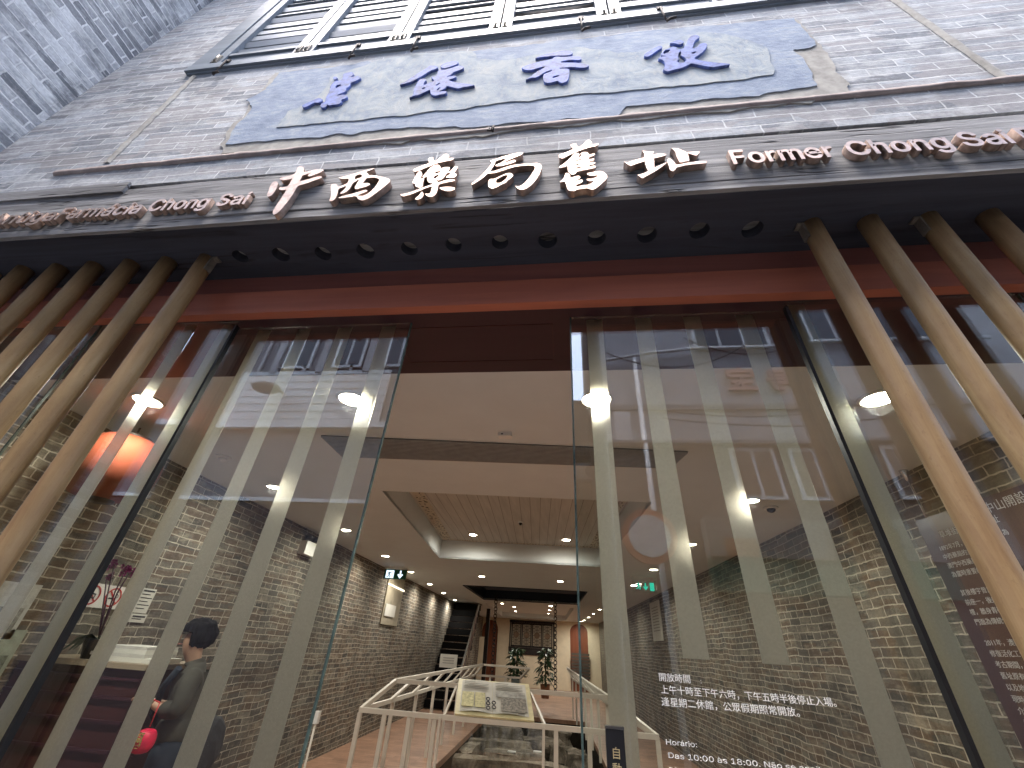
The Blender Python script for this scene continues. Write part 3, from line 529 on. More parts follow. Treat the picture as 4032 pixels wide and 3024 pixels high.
def word(s, x0, x1, z, cap):
    """raised bronze letters, one mesh each, spread between x0 and x1"""
    size = cap * 1.14 / 0.72; z += 0.008
    ms = [text(ch, size, 0.03, Matrix.Identity(4), 'bronze_letter', weight=0.0035) for ch in s]
    ws_ = [(min(v.co.x for v in m.vertices), max(v.co.x for v in m.vertices)) for m in ms]
    gap = 0.055 * size; tot = sum(c - a for a, c in ws_) + gap * (len(s) - 1); k = (x1 - x0) / tot; cur = 0
    for m, (a, c) in zip(ms, ws_):
        m.transform(facing((x0, YB - 0.018, z)) @ Matrix.Diagonal((k, 1, 1, 1)) @ Matrix.Translation((cur - a, 0, 0)))
        obj('bronze_letter', m, M['bronze'], bt); cur += c - a + gap
word('Former', 0.792, 1.228, 3.508, 0.138); word('Chong', 1.285, 1.692, 3.506, 0.138); word('Sai', 1.737, 1.925, 3.508, 0.138); word('Pharmacy', 1.968, 2.63, 3.508, 0.138)
word('Antiga', -3.29, -2.845, 3.458, 0.128); word('Farmácia', -2.83, -2.298, 3.466, 0.128); word('Chong', -2.25, -1.887, 3.478, 0.128); word('Sai', -1.836, -1.655, 3.482, 0.128)

# timber poles standing under the beam
def pole_label(side, i, n):
    if side == 'l': return ['honey timber pole nearest the left glass door', 'second timber pole from the left glass door', 'third timber pole from the left glass door', 'fourth timber pole from the left glass door', 'fifth timber pole from the left glass door', 'sixth timber pole from the left glass door', 'seventh timber pole from the left glass door', 'eighth timber pole from the left glass door', 'ninth timber pole from the left glass door'][i]
    return ['honey timber pole nearest the lettered right glass door', 'second timber pole from the lettered right glass door', 'third timber pole from the lettered right glass door', 'fourth timber pole from the lettered right glass door', 'fifth timber pole from the lettered glass door', 'sixth timber pole from the lettered glass door', 'seventh timber pole from the lettered glass door', 'eighth timber pole from the lettered glass door'][i]
for side, xs in (('l', pole_l), ('r', pole_r)):
    for i, x in enumerate(xs):
        if x < -4.02: continue
        r0 = 0.041 * random.uniform(0.97, 1.04)
        p = empty('timber_pole', (x, HY, FL), pole_label(side, i, 9), 'pole', 'round timber poles screening the shopfront')
        bm = B(); zs = [FL + (HB + 0.02 - FL) * k / 14 for k in range(15)]
        tube(bm, [(0.006 * mnoise.noise((x, z, 0)), 0.006 * mnoise.noise((x, z, 5)), z - FL) for z in zs], [r0 * (1 + 0.03 * mnoise.noise((x * 9, z * 2, 1))) for z in zs], 20)
        obj('shaft', bm, M['pole'], p, local=True)
        if (side == 'r' and i in (0, 2)) or (side == 'l' and i == 0):
            bm = B(); s_ = -1 if side == 'r' else 1
            box(bm, s_ * r0 - 0.006, s_ * r0 + 0.006, -0.02, 0.02, HB - FL - 0.10, HB - FL - 0.002); box(bm, s_ * r0 - 0.004, s_ * r0 + 0.03 * s_ + 0.004, -0.02, 0.02, HB - FL - 0.012, HB - FL - 0.003)
            obj('bracket', bm, M['brass'], p, local=True)

# red lintel, maroon soffit
ln = empty('red_lintel', (0, 0, 3.067), 'red timber lintel boards with a maroon soffit over the glass doors', 'lintel')
bm = B(); box(bm, -4.1, 6.0, 0.012, 0.06, 3.232, 3.40); obj('upper_board', bm, M['maroon'] if False else wood('shaded_red_timber', (0.29, 0.11, 0.09), (0.20, 0.08, 0.07), 'x', 0.55, 1.0, bump=0.12), ln)  # upper board's red is darkened for the shade under the beam
bm = B(); box(bm, -4.1, 6.0, -0.012, 0.012 + 0.03, 3.066, 3.231)
obj('lower_board', bm, M['red'], ln)
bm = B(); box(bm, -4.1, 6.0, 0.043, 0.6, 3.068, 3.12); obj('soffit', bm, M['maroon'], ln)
bm = B(); xa, xb = -0.95, -0.05
for a, c in (((xa, 0.16), (xa, 0.48)), ((xb, 0.16), (xb, 0.48)), ((xa, 0.48), (xb, 0.48)), ((xa, 0.16), (xb, 0.16))): bar(bm, (a[0], a[1], 3.0675), (c[0], c[1], 3.0675), 0.005, 0.004)
obj('access_hatch', bm, M['desk'], ln)

# glass doors
YI, YO = 0.11, 0.05
def panel(name, x0, x1, y, label, stripes, edge_x=None, gasket_x=None, zt=3.066, short=()):
    bm = B(); box(bm, x0, x1, y, y + 0.01, FL + 0.01, zt); g = obj(name, bm, M['glass']); tag(g, label, 'glass door' if 'door' in name else 'window')
    for (a, c) in stripes:
        zb = 1.603 if (a, c) in short else FL + 0.02
        bm = B(); box(bm, a, c, y + 0.0115, y + 0.0135, zb, zt - 0.01); obj('frosted_stripe', bm, M['frost'], g)
    if edge_x is not None:
        bm = B(); box(bm, edge_x - 0.0035, edge_x + 0.0035, y - 0.0005, y + 0.0105, FL + 0.01, zt - 0.001); obj('polished_edge', bm, M['edge'], g)
    if gasket_x is not None:
        bm = B(); box(bm, gasket_x - 0.007, gasket_x + 0.007, y - 0.002, y + 0.022, FL + 0.01, zt - 0.03); obj('gasket', bm, M['gasket'], g)
    return g
panel('sliding_glass_door', -1.97, -0.82, YI, 'left sliding glass door with four frosted stripes', [(-1.74, -1.66), (-1.49, -1.415), (-1.247, -1.167), (-0.99, -0.91)], edge_x=-0.82)
gr = panel('sliding_glass_door', 0.045, 1.2, YI, 'sliding glass door carrying the white opening hours lettering', [(0.128, 0.209), (0.373, 0.453), (0.611, 0.692), (0.861, 0.942)], edge_x=0.045, short=((0.373, 0.453), (0.611, 0.692)))
panel('fixed_glass_panel', -2.72, -1.822, YO, 'fixed glass pane between the poles and the left sliding door', [(-1.915, -1.84), (-2.16, -2.085)], gasket_x=-1.822)
panel('fixed_glass_panel', 1.063, 2.04, YO, 'fixed glass pane before the maroon notice on the right', [(1.078, 1.15)], gasket_x=1.063)
panel('fixed_glass_panel', -4.09, -2.73, YO, 'fixed glass pane behind the leftmost timber poles', [], edge_x=-2.725)
panel('fixed_glass_panel', 2.05, 3.05, YO, 'fixed glass pane at the far right behind the outer poles', [], edge_x=2.045)
VY = YI - 0.0015
def vin(s, x, z, x1, size, name='opening_hours_text'):
    m = text(s, size, 0.001, Matrix.Identity(4), name, weight=0.0); w = max(v.co.x for v in m.vertices); k = (x1 - x) / w if x1 else 1.0
    m.transform(facing((x, VY, z)) @ Matrix.Diagonal((k, 1, 1, 1))); obj(name, m, M['vinyl'], gr)
vin('開放時間', 0.286, 1.541, 0.381, 0.0235); vin(':', 0.41, 1.541, None, 0.0235)
vin('上午十時至下午六時，下午五時半後停止入場。', 0.288, 1.510, 0.785, 0.0235)
vin('逢星期二休館，公眾假期照常開放。', 0.286, 1.480, 0.676, 0.0235)
vin('Horário:', 0.285, 1.389, 0.373, 0.0235); vin('Das 10:00 às 18:00. Não se aceita a entrada de', 0.287, 1.360, 0.87, 0.0235); vin('novos visitantes depois das 17:30.', 0.286, 1.331, 0.66, 0.0235)
bm = B(); box(bm, 0.113, 0.166, YI - 0.022, YI - 0.002, 1.18, 1.415); ph = tag(obj('push_switch', bm, M['black']), 'black touch switch with gold characters fixed to the right glass door', 'switch')
bm = B(); box(bm, 0.112, 0.167, YI - 0.0225, YI - 0.0015, 1.4152, 1.422); obj('steel_cap', bm, M['steel'], ph)
gold = plain('gold_print', (0.62, 0.5, 0.28), 0.4, 0.3)
for ch, z in (('自', 1.352), ('動', 1.318)):
    m = text(ch, 0.028, 0.001, facing((0.126, YI - 0.023, z)), 'gold_character', weight=0.0); obj('gold_character', m, gold, ph)

# ================================================================== INTERIOR THINGS
r7 = crop(1300, 2000, 1.58); z8 = crop(1700, 2340, 2.949)
def downlight(rad, power, name='downlight'):
    t = bpy.data.objects.new(name, None); COL.objects.link(t); WL[t] = Vector((0, 0, 0))
    bm = B(); lathe(bm, [(rad * 1.22, 0.0), (rad * 1.22, -0.008), (rad * 1.02, -0.012), (rad, -0.004)], n=28); obj('rim', bm, M['white'], t, local=True)
    bm = B(); lathe(bm, [(0.0, -0.007), (rad * 0.99, -0.007)], n=28); obj('lens', bm, M['lampglow'], t, local=True)
    L = bpy.data.lights.new('lamp_light', 'SPOT'); L.energy = power * LAMP_W; L.spot_size = math.radians(172); L.spot_blend = 1.0; L.shadow_soft_size = rad * 0.8; L.color = (1.0, 0.97, 0.88)
    lo = bpy.data.objects.new('lamp_light', L); COL.objects.link(lo); lo.parent = t; lo.location = (0, 0, -0.03)
    return t
GL = 'round ceiling downlights in the hall'
small = downlight(0.075, 34); big = downlight(0.095, 60)
def place(src, xyz, label, used=[]):
    if src in used: return dup(src, xyz, label)
    used.append(src); src.location = xyz; tag(src, label, 'ceiling light', GL); return src
for px, lab in (((320, 865), 'bright ceiling lamp above the orange lantern'), ((762, 862), 'bright ceiling lamp behind the left sliding door'), ((1288, 862), 'bright ceiling lamp behind the edge of the lettered door'), ((1898, 860), 'bright ceiling lamp behind the nearest right pole')):
    q = on((px[0] * 4032 / 2212, px[1] * 4032 / 2212), 2, CZ - 0.002); place(big, (q.x, q.y, CZ - 0.002), lab)
rowl = [((1079, 1916), 'first'), ((1363, 2086), 'second'), (r7(345, 297), 'third'), (r7(503, 397), 'fourth'), (r7(620, 473), 'fifth'), (r7(707, 528), 'sixth'), (r7(776, 572), 'seventh')]
rowr = [((2957, 1970), 'first'), ((2720, 2142), 'second'), ((2574, 2242), 'third'), ((2496, 2304), 'fourth'), (r7(1740, 585), 'fifth'), (r7(1678, 631), 'sixth'), (r7(1638, 657), 'seventh'), (r7(1608, 679), 'eighth'), (r7(1580, 698), 'ninth'), (r7(1558, 717), 'tenth')]
for p, o_ in rowl:
    q = on(p, 2, CZ - 0.002); place(small, (q.x, q.y, CZ - 0.002), o_ + ' downlight from the door in the row beside the left brick wall')
for p, o_ in rowr:
    q = on(p, 2, CZ - 0.002); place(small, (q.x, min(q.y, 25.5), CZ - 0.002), o_ + ' downlight from the door in the row beside the right brick wall')
for p, z, lab in ((r7(890, 165), 3.428, 'left downlight on the planked tray ceiling'), (r7(1468, 197), 3.428, 'right downlight on the planked tray ceiling'), (r7(943, 425), CZ - .002, 'left downlight just before the dark skylight'), (r7(1432, 455), CZ - .002, 'right downlight just before the dark skylight'), (r7(1070, 593), CZ - .002, 'left downlight just beyond the dark skylight'), (r7(1372, 610), CZ - .002, 'right downlight just beyond the dark skylight'), (r7(1145, 615), 3.298, 'front left downlight in the far ceiling recess'), (r7(1153, 643), 3.298, 'rear left downlight in the far ceiling recess'), (r7(1363, 635), 3.298, 'front right downlight in the far ceiling recess'), (r7(1357, 656), 3.298, 'rear right downlight in the far ceiling recess')):
    q = on(p, 2, z); place(small, (q.x, q.y, z), lab)

# air grille
gq = [on(p, 2, CZ) for p in ((1263, 1712), (2710, 1775), (2640, 1840), (1349, 1795))]
ag = empty('air_grille', tuple((gq[0] + gq[2]) / 2), 'long grey linear air grille across the ceiling', 'air grille')
bm = B(); dn = Vector((0, 0, 0.004)); quad(bm, *[g_ - dn for g_ in gq]); obj('frame', bm, plain('grey_grille', (0.13, 0.13, 0.125), 0.5), ag)
bm = B()
for i in range(15):
    t = (i + 0.5) / 15; a = gq[0].lerp(gq[3], t) - Vector((0, 0, 0.012)); c = gq[1].lerp(gq[2], t) - Vector((0, 0, 0.012)); bar(bm, a, c, 0.012, 0.012)
obj('fin', bm, plain('grille_fin', (0.33, 0.32, 0.30), 0.45), ag)
# carved strips round the plank lining
def fret():
    k = N('carved_fret_strip'); v = k.coords(scale=(16, 16, 16)); vo = k.n('TexVoronoi', feature='DISTANCE_TO_EDGE', i={'Vector': v, 'Scale': 1.0})
    c = k.ramp(vo.outputs['Distance'], (0.16, (0.56, 0.49, 0.38)), (0.22, (0.07, 0.05, 0.035)), interp='CONSTANT'); return k.pbr(c, 0.7)
fm = fret(); bm = B()
def lerp2(a, c, t): return (a[0] + (c[0] - a[0]) * t, a[1] + (c[1] - a[1]) * t)
ctr = (-0.76, 5.3); inn = [lerp2(p, ctr, 0.03) for p in TRAY]; inn2 = [lerp2(p, ctr, 0.14) for p in TRAY]
for i in range(4):
    a, c, d, e = inn[i], inn[(i + 1) % 4], inn2[(i + 1) % 4], inn2[i]
    if i in (0, 2): d = lerp2(c, d, 0.4); e = lerp2(a, e, 0.4)
    quad(bm, (*a, 3.424), (*c, 3.424), (*d, 3.424), (*e, 3.424))
obj('carved_strip', bm, fm, [c for c in kids(ceil) if c.name.startswith('tray_recess')][0])
def ceiling_dome(p, z, lab, r_, mat, name, cat):
    q = on(p, 2, z); t = empty(name, (q.x, q.y, z), lab, cat)
    bm = B(); lathe(bm, [(r_, 0), (r_, -0.015), (r_ * 0.85, -0.02)], n=24); obj('base', bm, M['white'], t, local=True)
    bm = B(); lathe(bm, [(r_ * 0.62, -0.02), (r_ * 0.55, -0.04), (r_ * 0.3, -0.055), (0.0, -0.06)], n=24); obj('dome', bm, mat, t, local=True)
ceiling_dome((3034, 1998), CZ, 'black dome camera on the ceiling near the right brick wall', 0.075, M['black'], 'dome_camera', 'camera')
ceiling_dome((882, 1798), CZ, 'white round smoke detector on the ceiling behind the left door', 0.07, M['white'], 'smoke_detector', 'detector')
ceiling_dome((2050, 2055), 3.43, 'small sensor on the planked tray ceiling', 0.05, M['black'], 'ceiling_sensor', 'sensor')
q = on((1990, 1706), 2, CZ); t = empty('motion_sensor', tuple(q), 'small white box sensor on the ceiling before the air grille', 'sensor')
bm = B(); box(bm, -0.055, 0.055, -0.03, 0.03, -0.035, 0); obj('case', bm, M['white'], t, local=True); bm = B(); box(bm, -0.03, -0.015, -0.033, -0.0305, -0.025, -0.015); obj('lens', bm, M['black'], t, local=True)

# exit signs
def runner(o, s, mat, par):
    bm = B(); X, Y, Z = o
    def L(pts, r_): tube(bm, [(X + a * s, Y, Z + c * s) for a, c in pts], r_ * s, 6)
    L([(-0.05, 0.42), (-0.02, 0.45)], 0.09); L([(0, 0.32), (-0.06, 0.05)], 0.09); L([(0, 0.3), (0.18, 0.2), (0.26, 0.3)], 0.05); L([(0, 0.3), (-0.2, 0.22), (-0.24, 0.08)], 0.05); L([(-0.06, 0.05), (0.14, -0.1), (0.08, -0.35)], 0.06); L([(-0.06, 0.05), (-0.12, -0.2), (-0.36, -0.26)], 0.06)
    obj('running_figure', bm, mat, par)
def arrow(o, s, mat, par):
    X, Y, Z = o; m = fill([[(0, -.45), (.36, -.02), (.22, .08), (.09, -.08), (.09, .45), (-.09, .45), (-.09, -.08), (-.22, .08), (-.36, -.02)]], 0.004, facing((X, Y, Z)) @ Matrix.Diagonal((s, s, 1, 1)), 'arrow'); obj('arrow', m, mat, par)
a, c = on(r7(345, 375), 1, 8.6), on(r7(470, 438), 1, 8.6); x0, x1, z0, z1 = a.x, c.x, 2.79, 2.995
ex = empty('exit_sign', ((x0 + x1) / 2, 8.6, z0), 'lit dark green exit sign with running figure hanging near the left wall', 'exit sign', 'exit signs hanging from the ceiling')
bm = B(); box(bm, x0, x1, 8.58, 8.62, z0, z1); obj('face', bm, M['greentile'], ex)
bm = B(); box(bm, x0 + 0.05, x0 + 0.24, 8.572, 8.578, z0 + 0.02, z1 - 0.02); obj('lit_doorway', bm, M['signglow'], ex)
runner((x0 + 0.14, 8.566, z0 + 0.09), 0.17, M['greentile'], ex); arrow((x1 - 0.14, 8.576, z0 + 0.1), 0.19, M['signglow'], ex)
bm = B(); box(bm, x0 - 0.01, x1 + 0.01, 8.57, 8.63, z1 + 0.001, z1 + 0.03)
for x in (x0 + 0.1, x1 - 0.1): tube(bm, [(x, 8.6, z1 + 0.02), (x, 8.6, CZ)], 0.006, 6)
obj('hanger', bm, M['white'], ex)
x0, x1, z0, z1 = 1.46, 1.97, 2.76, 3.0
ex = empty('exit_sign', (1.7, 8.6, z0), 'transparent exit sign with glowing green symbols near the right wall', 'exit sign', 'exit signs hanging from the ceiling')
bm = B(); box(bm, x0, x1, 8.59, 8.602, z0, z1); obj('clear_plate', bm, M['glass'], ex)
runner((x0 + 0.14, 8.58, z0 + 0.12), 0.17, M['signgreen'], ex); arrow((x0 + 0.28, 8.586, z0 + 0.12), 0.16, M['signgreen'], ex)
bm = B(); box(bm, x0 + 0.37, x0 + 0.46, 8.583, 8.588, z0 + 0.04, z1 - 0.04); obj('lit_doorway', bm, M['signgreen'], ex)
bm = B(); box(bm, x0, x1, 8.58, 8.62, z1 + 0.001, CZ); obj('hanger', bm, M['white'], ex)

# emergency light on the left wall
ey = 5.2; exx = LWX(ey)
el = empty('emergency_light', (exx, ey, 2.7), 'white emergency light box with two round lamps high on the brick wall', 'emergency light')
bm = B(); box(bm, exx + 0.002, exx + 0.12, ey - 0.17, ey + 0.17, 2.68, 2.88); obj('case', bm, M['white'], el)
for s_ in (-0.1, 0.1):
    bm = B(); lathe(bm, [(0.06, -0.03), (0.075, 0.03), (0.06, 0.035)], (exx + 0.09, ey + s_, 2.93), 16); obj('lamp_head', bm, M['black'], el)

# lattice window on the back wall
la = empty('lattice_window', (-2, BY, 1.29), 'black carved lattice window of four panels on the cream back wall', 'window')
def bw(x, z, off=0.0): return Vector((x, bpt(x) - 0.025 - off, z))
LX0, LX1, LZ0, LZ1 = -3.32, -0.64, 1.30, 3.01
def lat_rect(bm, x0, x1, z0, z1, t=0.06): 
    for z in (z0 + t / 2, z1 - t / 2): bar(bm, bw(x0, z), bw(x1, z), 0.06, t)
    for x in (x0 + t / 2, x1 - t / 2): bar(bm, bw(x, z0 + t), bw(x, z1 - t), 0.06, t)
bm = B(); lat_rect(bm, LX0, LX1, LZ0, LZ1, 0.12); bar(bm, bw(LX0, LZ0 + 0.2), bw(LX1, LZ0 + 0.2), 0.055, 0.3); obj('frame', bm, M['darkwood'], la)
pw = (LX1 - LX0 - 0.24) / 4
medal = plain('bronze_medallion', (0.16, 0.10, 0.06), 0.4, 0.4)
for i in range(4):
    x0 = LX0 + 0.12 + i * pw; x1 = x0 + pw; cx = (x0 + x1) / 2; cz = (LZ0 + 0.35 + LZ1 - 0.12) / 2
    bm = B(); lat_rect(bm, x0 + 0.002, x1 - 0.002, LZ0 + 0.36, LZ1 - 0.125, 0.085)
    w = pw - 0.17; zb = LZ0 + 0.445; zt_ = LZ1 - 0.21; n = 6; hh = (zt_ - zb) / n
    for j in range(n):
        z0_ = zb + j * hh; zc = z0_ + hh / 2
        for a, c in (((-.5, 0), (.5, 1)), ((-.5, 1), (.5, 0)), ((0, 0), (0, 1)), ((-.5, .5), (-.2, .5)), ((.2, .5), (.5, .5)), ((-.5, 0), (.5, 0))):
            bar(bm, bw(cx + a[0] * w, z0_ + a[1] * hh, 0.01), bw(cx + c[0] * w, z0_ + c[1] * hh, 0.01), 0.012, 0.013)
        pr = [bw(cx + 0.2 * w * math.cos(q_ * math.pi / 3), zc + 0.26 * hh * math.sin(q_ * math.pi / 3), 0.012) for q_ in range(7)]
        for a, c in zip(pr, pr[1:]): bar(bm, a, c, 0.012, 0.013)
    pn = obj('lattice_panel', bm, M['darkwood'], la)
    bm = B(); rr = 0.16; tube(bm, [bw(cx, cz, 0.02), bw(cx, cz, 0.05)], rr, 20); obj('medallion', bm, medal, pn)

# stairs with a board at their foot
st = empty('staircase', (-4.0, 14.8, FL), 'dark timber staircase climbing along the left brick wall', 'staircase')
bm = B(); n = 15; y0, y1 = 14.7, 18.0
for i in range(n):
    ya = y0 + (y1 - y0) * i / n; z = FL + (3.25 - FL) * (i + 1) / n; xl = LWX(ya) + 0.02; box(bm, xl, -3.55, ya, ya + (y1 - y0) / n + 0.06, z - 0.20, z)
obj('tread', bm, wood('black_stair_timber', (0.005, 0.004, 0.004), (0.003, 0.003, 0.003), 'x', 0.7, spec=0.1), st)
bm = B(); bar(bm, (-3.5, y0 - 0.1, FL + 0.35), (-3.62, y1, 3.3), 0.06, 0.34); obj('string_board', bm, wood('dark_red_string', (0.07, 0.03, 0.022), (0.04, 0.018, 0.014), 'y', 0.4), st)
bm = B(); bar(bm, (-3.47, y0, 0.85), (-3.58, y1 - 0.6, 3.0), 0.05, 0.07)
for t in (0.0, 0.33, 0.66): yy = y0 + (y1 - 0.6 - y0) * t; zz = 0.85 + 2.15 * t; bar(bm, (-3.47 - 0.11 * t, yy, zz - 0.85), (-3.47 - 0.11 * t, yy, zz), 0.04, 0.04)
obj('handrail', bm, M['steel'], st)
nb = empty('notice_board', (-4.0, 14.4, FL), 'white notice on a stand at the foot of the dark staircase', 'notice')
bm = B(); a, c = on(z8(105, 690), 1, 14.4), on(z8(285, 860), 1, 14.4); box(bm, a.x, c.x, 14.39, 14.42, c.z, a.z); obj('sheet', bm, M['paper'], nb)
bm = B(); bar(bm, ((a.x + c.x) / 2, 14.44, FL), ((a.x + c.x) / 2, 14.44, c.z + 0.1), 0.04, 0.04); obj('stand', bm, M['black'], nb)
bm = B()
for i in range(3): bar(bm, (a.x + 0.1, 14.388, a.z - 0.1 - 0.07 * i), (c.x - 0.1, 14.388, a.z - 0.1 - 0.07 * i), 0.004, 0.02)
obj('printed_lines', bm, plain('grey_print', (0.3, 0.29, 0.27), 0.7), nb)
bm = B(); box(bm, -3.66, -3.5, 19.95, 20.1, FL, 3.08); tag(obj('dark_post', bm, M['darkwood']), 'black square post beside the arched doorway behind the stairs', 'post')
a, c = on(z8(555, 490), 1, 24.5), on(z8(612, 800), 1, 24.5)
bm = B(); box(bm, a.x, c.x, 24.5, 24.55, FL, a.z); tag(obj('doorway_panel', bm, M['cream']), 'cream panel standing in for the lit doorway between the staircase and the black post', 'partition')  # closed cream panel in place of a lit opening

# chains hanging below the skylight
for (pa, pb), lab in (((z8(745, 80), z8(690, 1110)), 'iron chain hanging nearer the staircase below the skylight'), ((z8(1435, 110), z8(1435, 1118)), 'iron chain hanging in front of the lattice window')):
    a, c = on(pa, 1, 15.2), on(pb, 1, 15.2); a.z = 3.2; n = 26
    bm = B()
    for i in range(n):
        q = a.lerp(c, i / (n - 1)); L_ = (a - c).length / n * 0.62; al = 0.5 if i % 2 else 1.0; ring = []
        for k in range(13):
            an = 2 * math.pi * k / 12; ring.append(q + Vector((0.05 * al * math.cos(an), (0.02 if i % 2 == 0 else 0.05) * math.cos(an), L_ * math.sin(an))))
        tube(bm, ring, 0.015, 6, cap=False)
    tag(obj('iron_chain', bm, M['iron']), lab, 'chain', 'chains below the skylight')

# potted plants
def leaf(bm, p, d, L_, w, droop=0.3, seed=0):
    d = d.normalized(); s = d.cross(Vector((0, 0, 1)));
    if s.length < 1e-3: s = Vector((1, 0, 0))
    s.normalize(); s = (s + Vector((0, 0, random.uniform(-0.5, 0.5)))).normalized()
    prof = ((0, 0.1), (0.3, 1.0), (0.65, 0.8), (1.0, 0.04)); rows = []
    for t, ww in prof:
        c = p + d * (L_ * t) - Vector((0, 0, droop * L_ * t * t)); rows.append((bm.verts.new(c + s * (w * ww / 2)), bm.verts.new(c - Vector((0, 0, 0.08 * w))), bm.verts.new(c - s * (w * ww / 2))))
    for a, c in zip(rows, rows[1:]):
        for k in range(2): f = bm.faces.new((a[k], a[k + 1], c[k + 1], c[k])); f.smooth = True
def plant(x, y, zp, ztop, w, potc, label, tall):
    t = empty('potted_plant', (x, y, zp), label, 'plant', 'leafy potted plants before the back wall')
    bm = B(); lathe(bm, [(0.0, 0.0), (0.13, 0.0), (0.17, 0.36), (0.19, 0.40), (0.16, 0.40), (0.15, 0.36)], (0, 0, -0.4), 20); obj('pot', bm, plain('glazed_pot', potc, 0.3), t, local=True)
    H = ztop - zp; bm = B(); tube(bm, [(0, 0, -0.06), (0.01, 0, H * 0.5), (0, 0, H * 0.9)], [0.03, 0.025, 0.015], 8); obj('stem', bm, M['stem'], t, local=True)
    bm = B()
    for i in range(210):
        z = H * random.uniform(0.0, 0.97); tt = z / H; env = w * (1.0 - 0.62 * tt) * (0.5 + 0.5 * min(1, tt * 6 + 0.4)) * (0.55 if 0.48 < tt < 0.58 else 1)
        an = random.uniform(0, 2 * math.pi); rr = env * random.uniform(0.2, 0.8); p = Vector((math.cos(an) * rr, math.sin(an) * rr, z))
        leaf(bm, p, Vector((math.cos(an), math.sin(an), random.uniform(-0.3, 0.5))), random.uniform(0.14, 0.26), random.uniform(0.07, 0.12), random.uniform(0.2, 0.7))
    obj('leaves', bm, M['leaf'], t, local=True)
plant(-1.78, 16.2, 0.74, 1.63, 0.4, (0.20, 0.30, 0.32), 'leafy climbing plant in a blue-grey pot below the lattice, nearer the stairs', 1)
plant(-0.74, 16.2, 0.6, 1.68, 0.42, (0.33, 0.16, 0.09), 'leafy climbing plant in a brown pot below the lattice, beside the chain', 1)

# white railing round the pit
rl = empty('pit_railing', (-1.0, 6.3, FL), 'cream painted railing with sloping top round the excavation pit', 'railing')
def rp(px, z): q = on(px, 2, z); return q
zl, zu = 0.85, 1.13
LF, RF = rp(r7(190, 1255), zl), rp(r7(2035, 1425), zl)
LB = rp(r7(900, 1040), zl); UB = rp(r7(950, 975), zu); UL = rp(r7(410, 1075), zu); UR = rp(r7(1730, 1180), zu)
URB = rp(r7(1430, 965), zu); URB = UR + (URB - UR) * 0.62; RB = Vector((RF.x - 0.3 + (URB.x - UR.x), URB.y, zl))
UM = rp(r7(1240, 998), zu); LM = rp(r7(1185, 1058), zl)
bm = B()
for a, c in ((LF, RF), (LF, LB), (RF, RB), (UL, UR), (UL, UB), (UR, URB), (LF, UL), (RF, UR), (UB, UM), (LB, LM), (UB, LB), (UM, LM), (URB, RB)): bar(bm, a, c, 0.046, 0.05)
obj('top_rail', bm, M['rail'], rl)
def posts(a, c, n, skip=0):
    for i in range(skip, n + 1):
        q = a.lerp(c, i / n); bm = B(); bar(bm, (q.x, q.y, FL), (q.x, q.y, q.z - 0.028), 0.05, 0.035); obj('baluster', bm, M['rail'], rl)
posts(LF, LF.lerp(RF, 0.27), 3); posts(LF.lerp(RF, 0.68), RF, 3); posts(LF, LB, 7, 1); posts(RF, RB, 9, 1); posts(LB, LM, 3)
def slopebar(a, c, w, h): bm = B(); bar(bm, a, c, w, h); obj('sloping_bar', bm, M['rail'], rl)
for i in range(1, 8): t = i / 8; slopebar(LF.lerp(LB, t), UL.lerp(UB, t), 0.05, 0.03); slopebar(RF.lerp(RB, t), UR.lerp(URB, t), 0.05, 0.03)
for t in (0.3, 0.645): slopebar(LF.lerp(RF, t), UL.lerp(UR, t), 0.025, 0.03)
for t in (0.29, 0.64): q = LF.lerp(RF, t); bm = B(); bar(bm, (q.x, q.y - 0.03, FL), (q.x, q.y - 0.03, q.z), 0.03, 0.03); obj('front_upright', bm, M['rail'], rl)
q0, q1 = LF.lerp(RF, 0.3), LF.lerp(RF, 0.64)
bm = B(); quad(bm, (q0.x, q0.y, FL), (q1.x, q1.y, FL), (q1.x, q1.y, zl - 0.04), (q0.x, q0.y, zl - 0.04)); obj('glass_infill', bm, M['glass'], rl)
# information panel lying on the sloping front
def slope(t, s): return LF.lerp(RF, t).lerp(UL.lerp(UR, t), s)
ip = empty('information_panel', tuple(slope(0.47, 0.5)), 'open-book information panel lying on the sloping front of the railing', 'panel')
sx = (RF - LF).normalized(); sy = (slope(0.47, 1) - slope(0.47, 0)).normalized(); MPn = frame(slope(0.345, 0.0) + Vector((0, 0, 0.05)), sx, sy)
PW = (slope(0.60, 0) - slope(0.345, 0)).length; PH = (slope(0.47, 1) - slope(0.47, 0)).length
def rect(x0, x1, y0, y1): return [(x0 * PW, y0 * PH), (x1 * PW, y0 * PH), (x1 * PW, y1 * PH), (x0 * PW, y1 * PH)]
obj('backing', fill([rect(-0.03, 1.03, -0.04, 1.06)], 0.02, MPn, 'backing'), plain('yellow_cream_board', (0.70, 0.63, 0.38), 0.4), ip)
def page(lo, hi):
    bm = B(); rows = []
    for i in range(9):
        t = i / 8; x = lo + (hi - lo) * t; d = abs(x - 0.48); z = 0.014 + 0.035 * math.sin(min(1, d / 0.45) * math.pi) * 0.6
        rows.append([bm.verts.new(MPn @ Vector((x * PW, y * PH, z))) for y in (0.03, 1.0)])
    for a, c in zip(rows, rows[1:]): f = bm.faces.new((a[0], c[0], c[1], a[1])); f.smooth = True
    return bm
obj('page', page(0.03, 0.478), M['paper'], ip); obj('page', page(0.482, 0.97), M['paper'], ip)
def pic(name, x0, x1, y0, y1, mat): obj(name, fill([rect(x0, x1, y0, y1)], 0.002, MPn @ Matrix.Translation((0, 0, 0.045)), name), mat, ip)
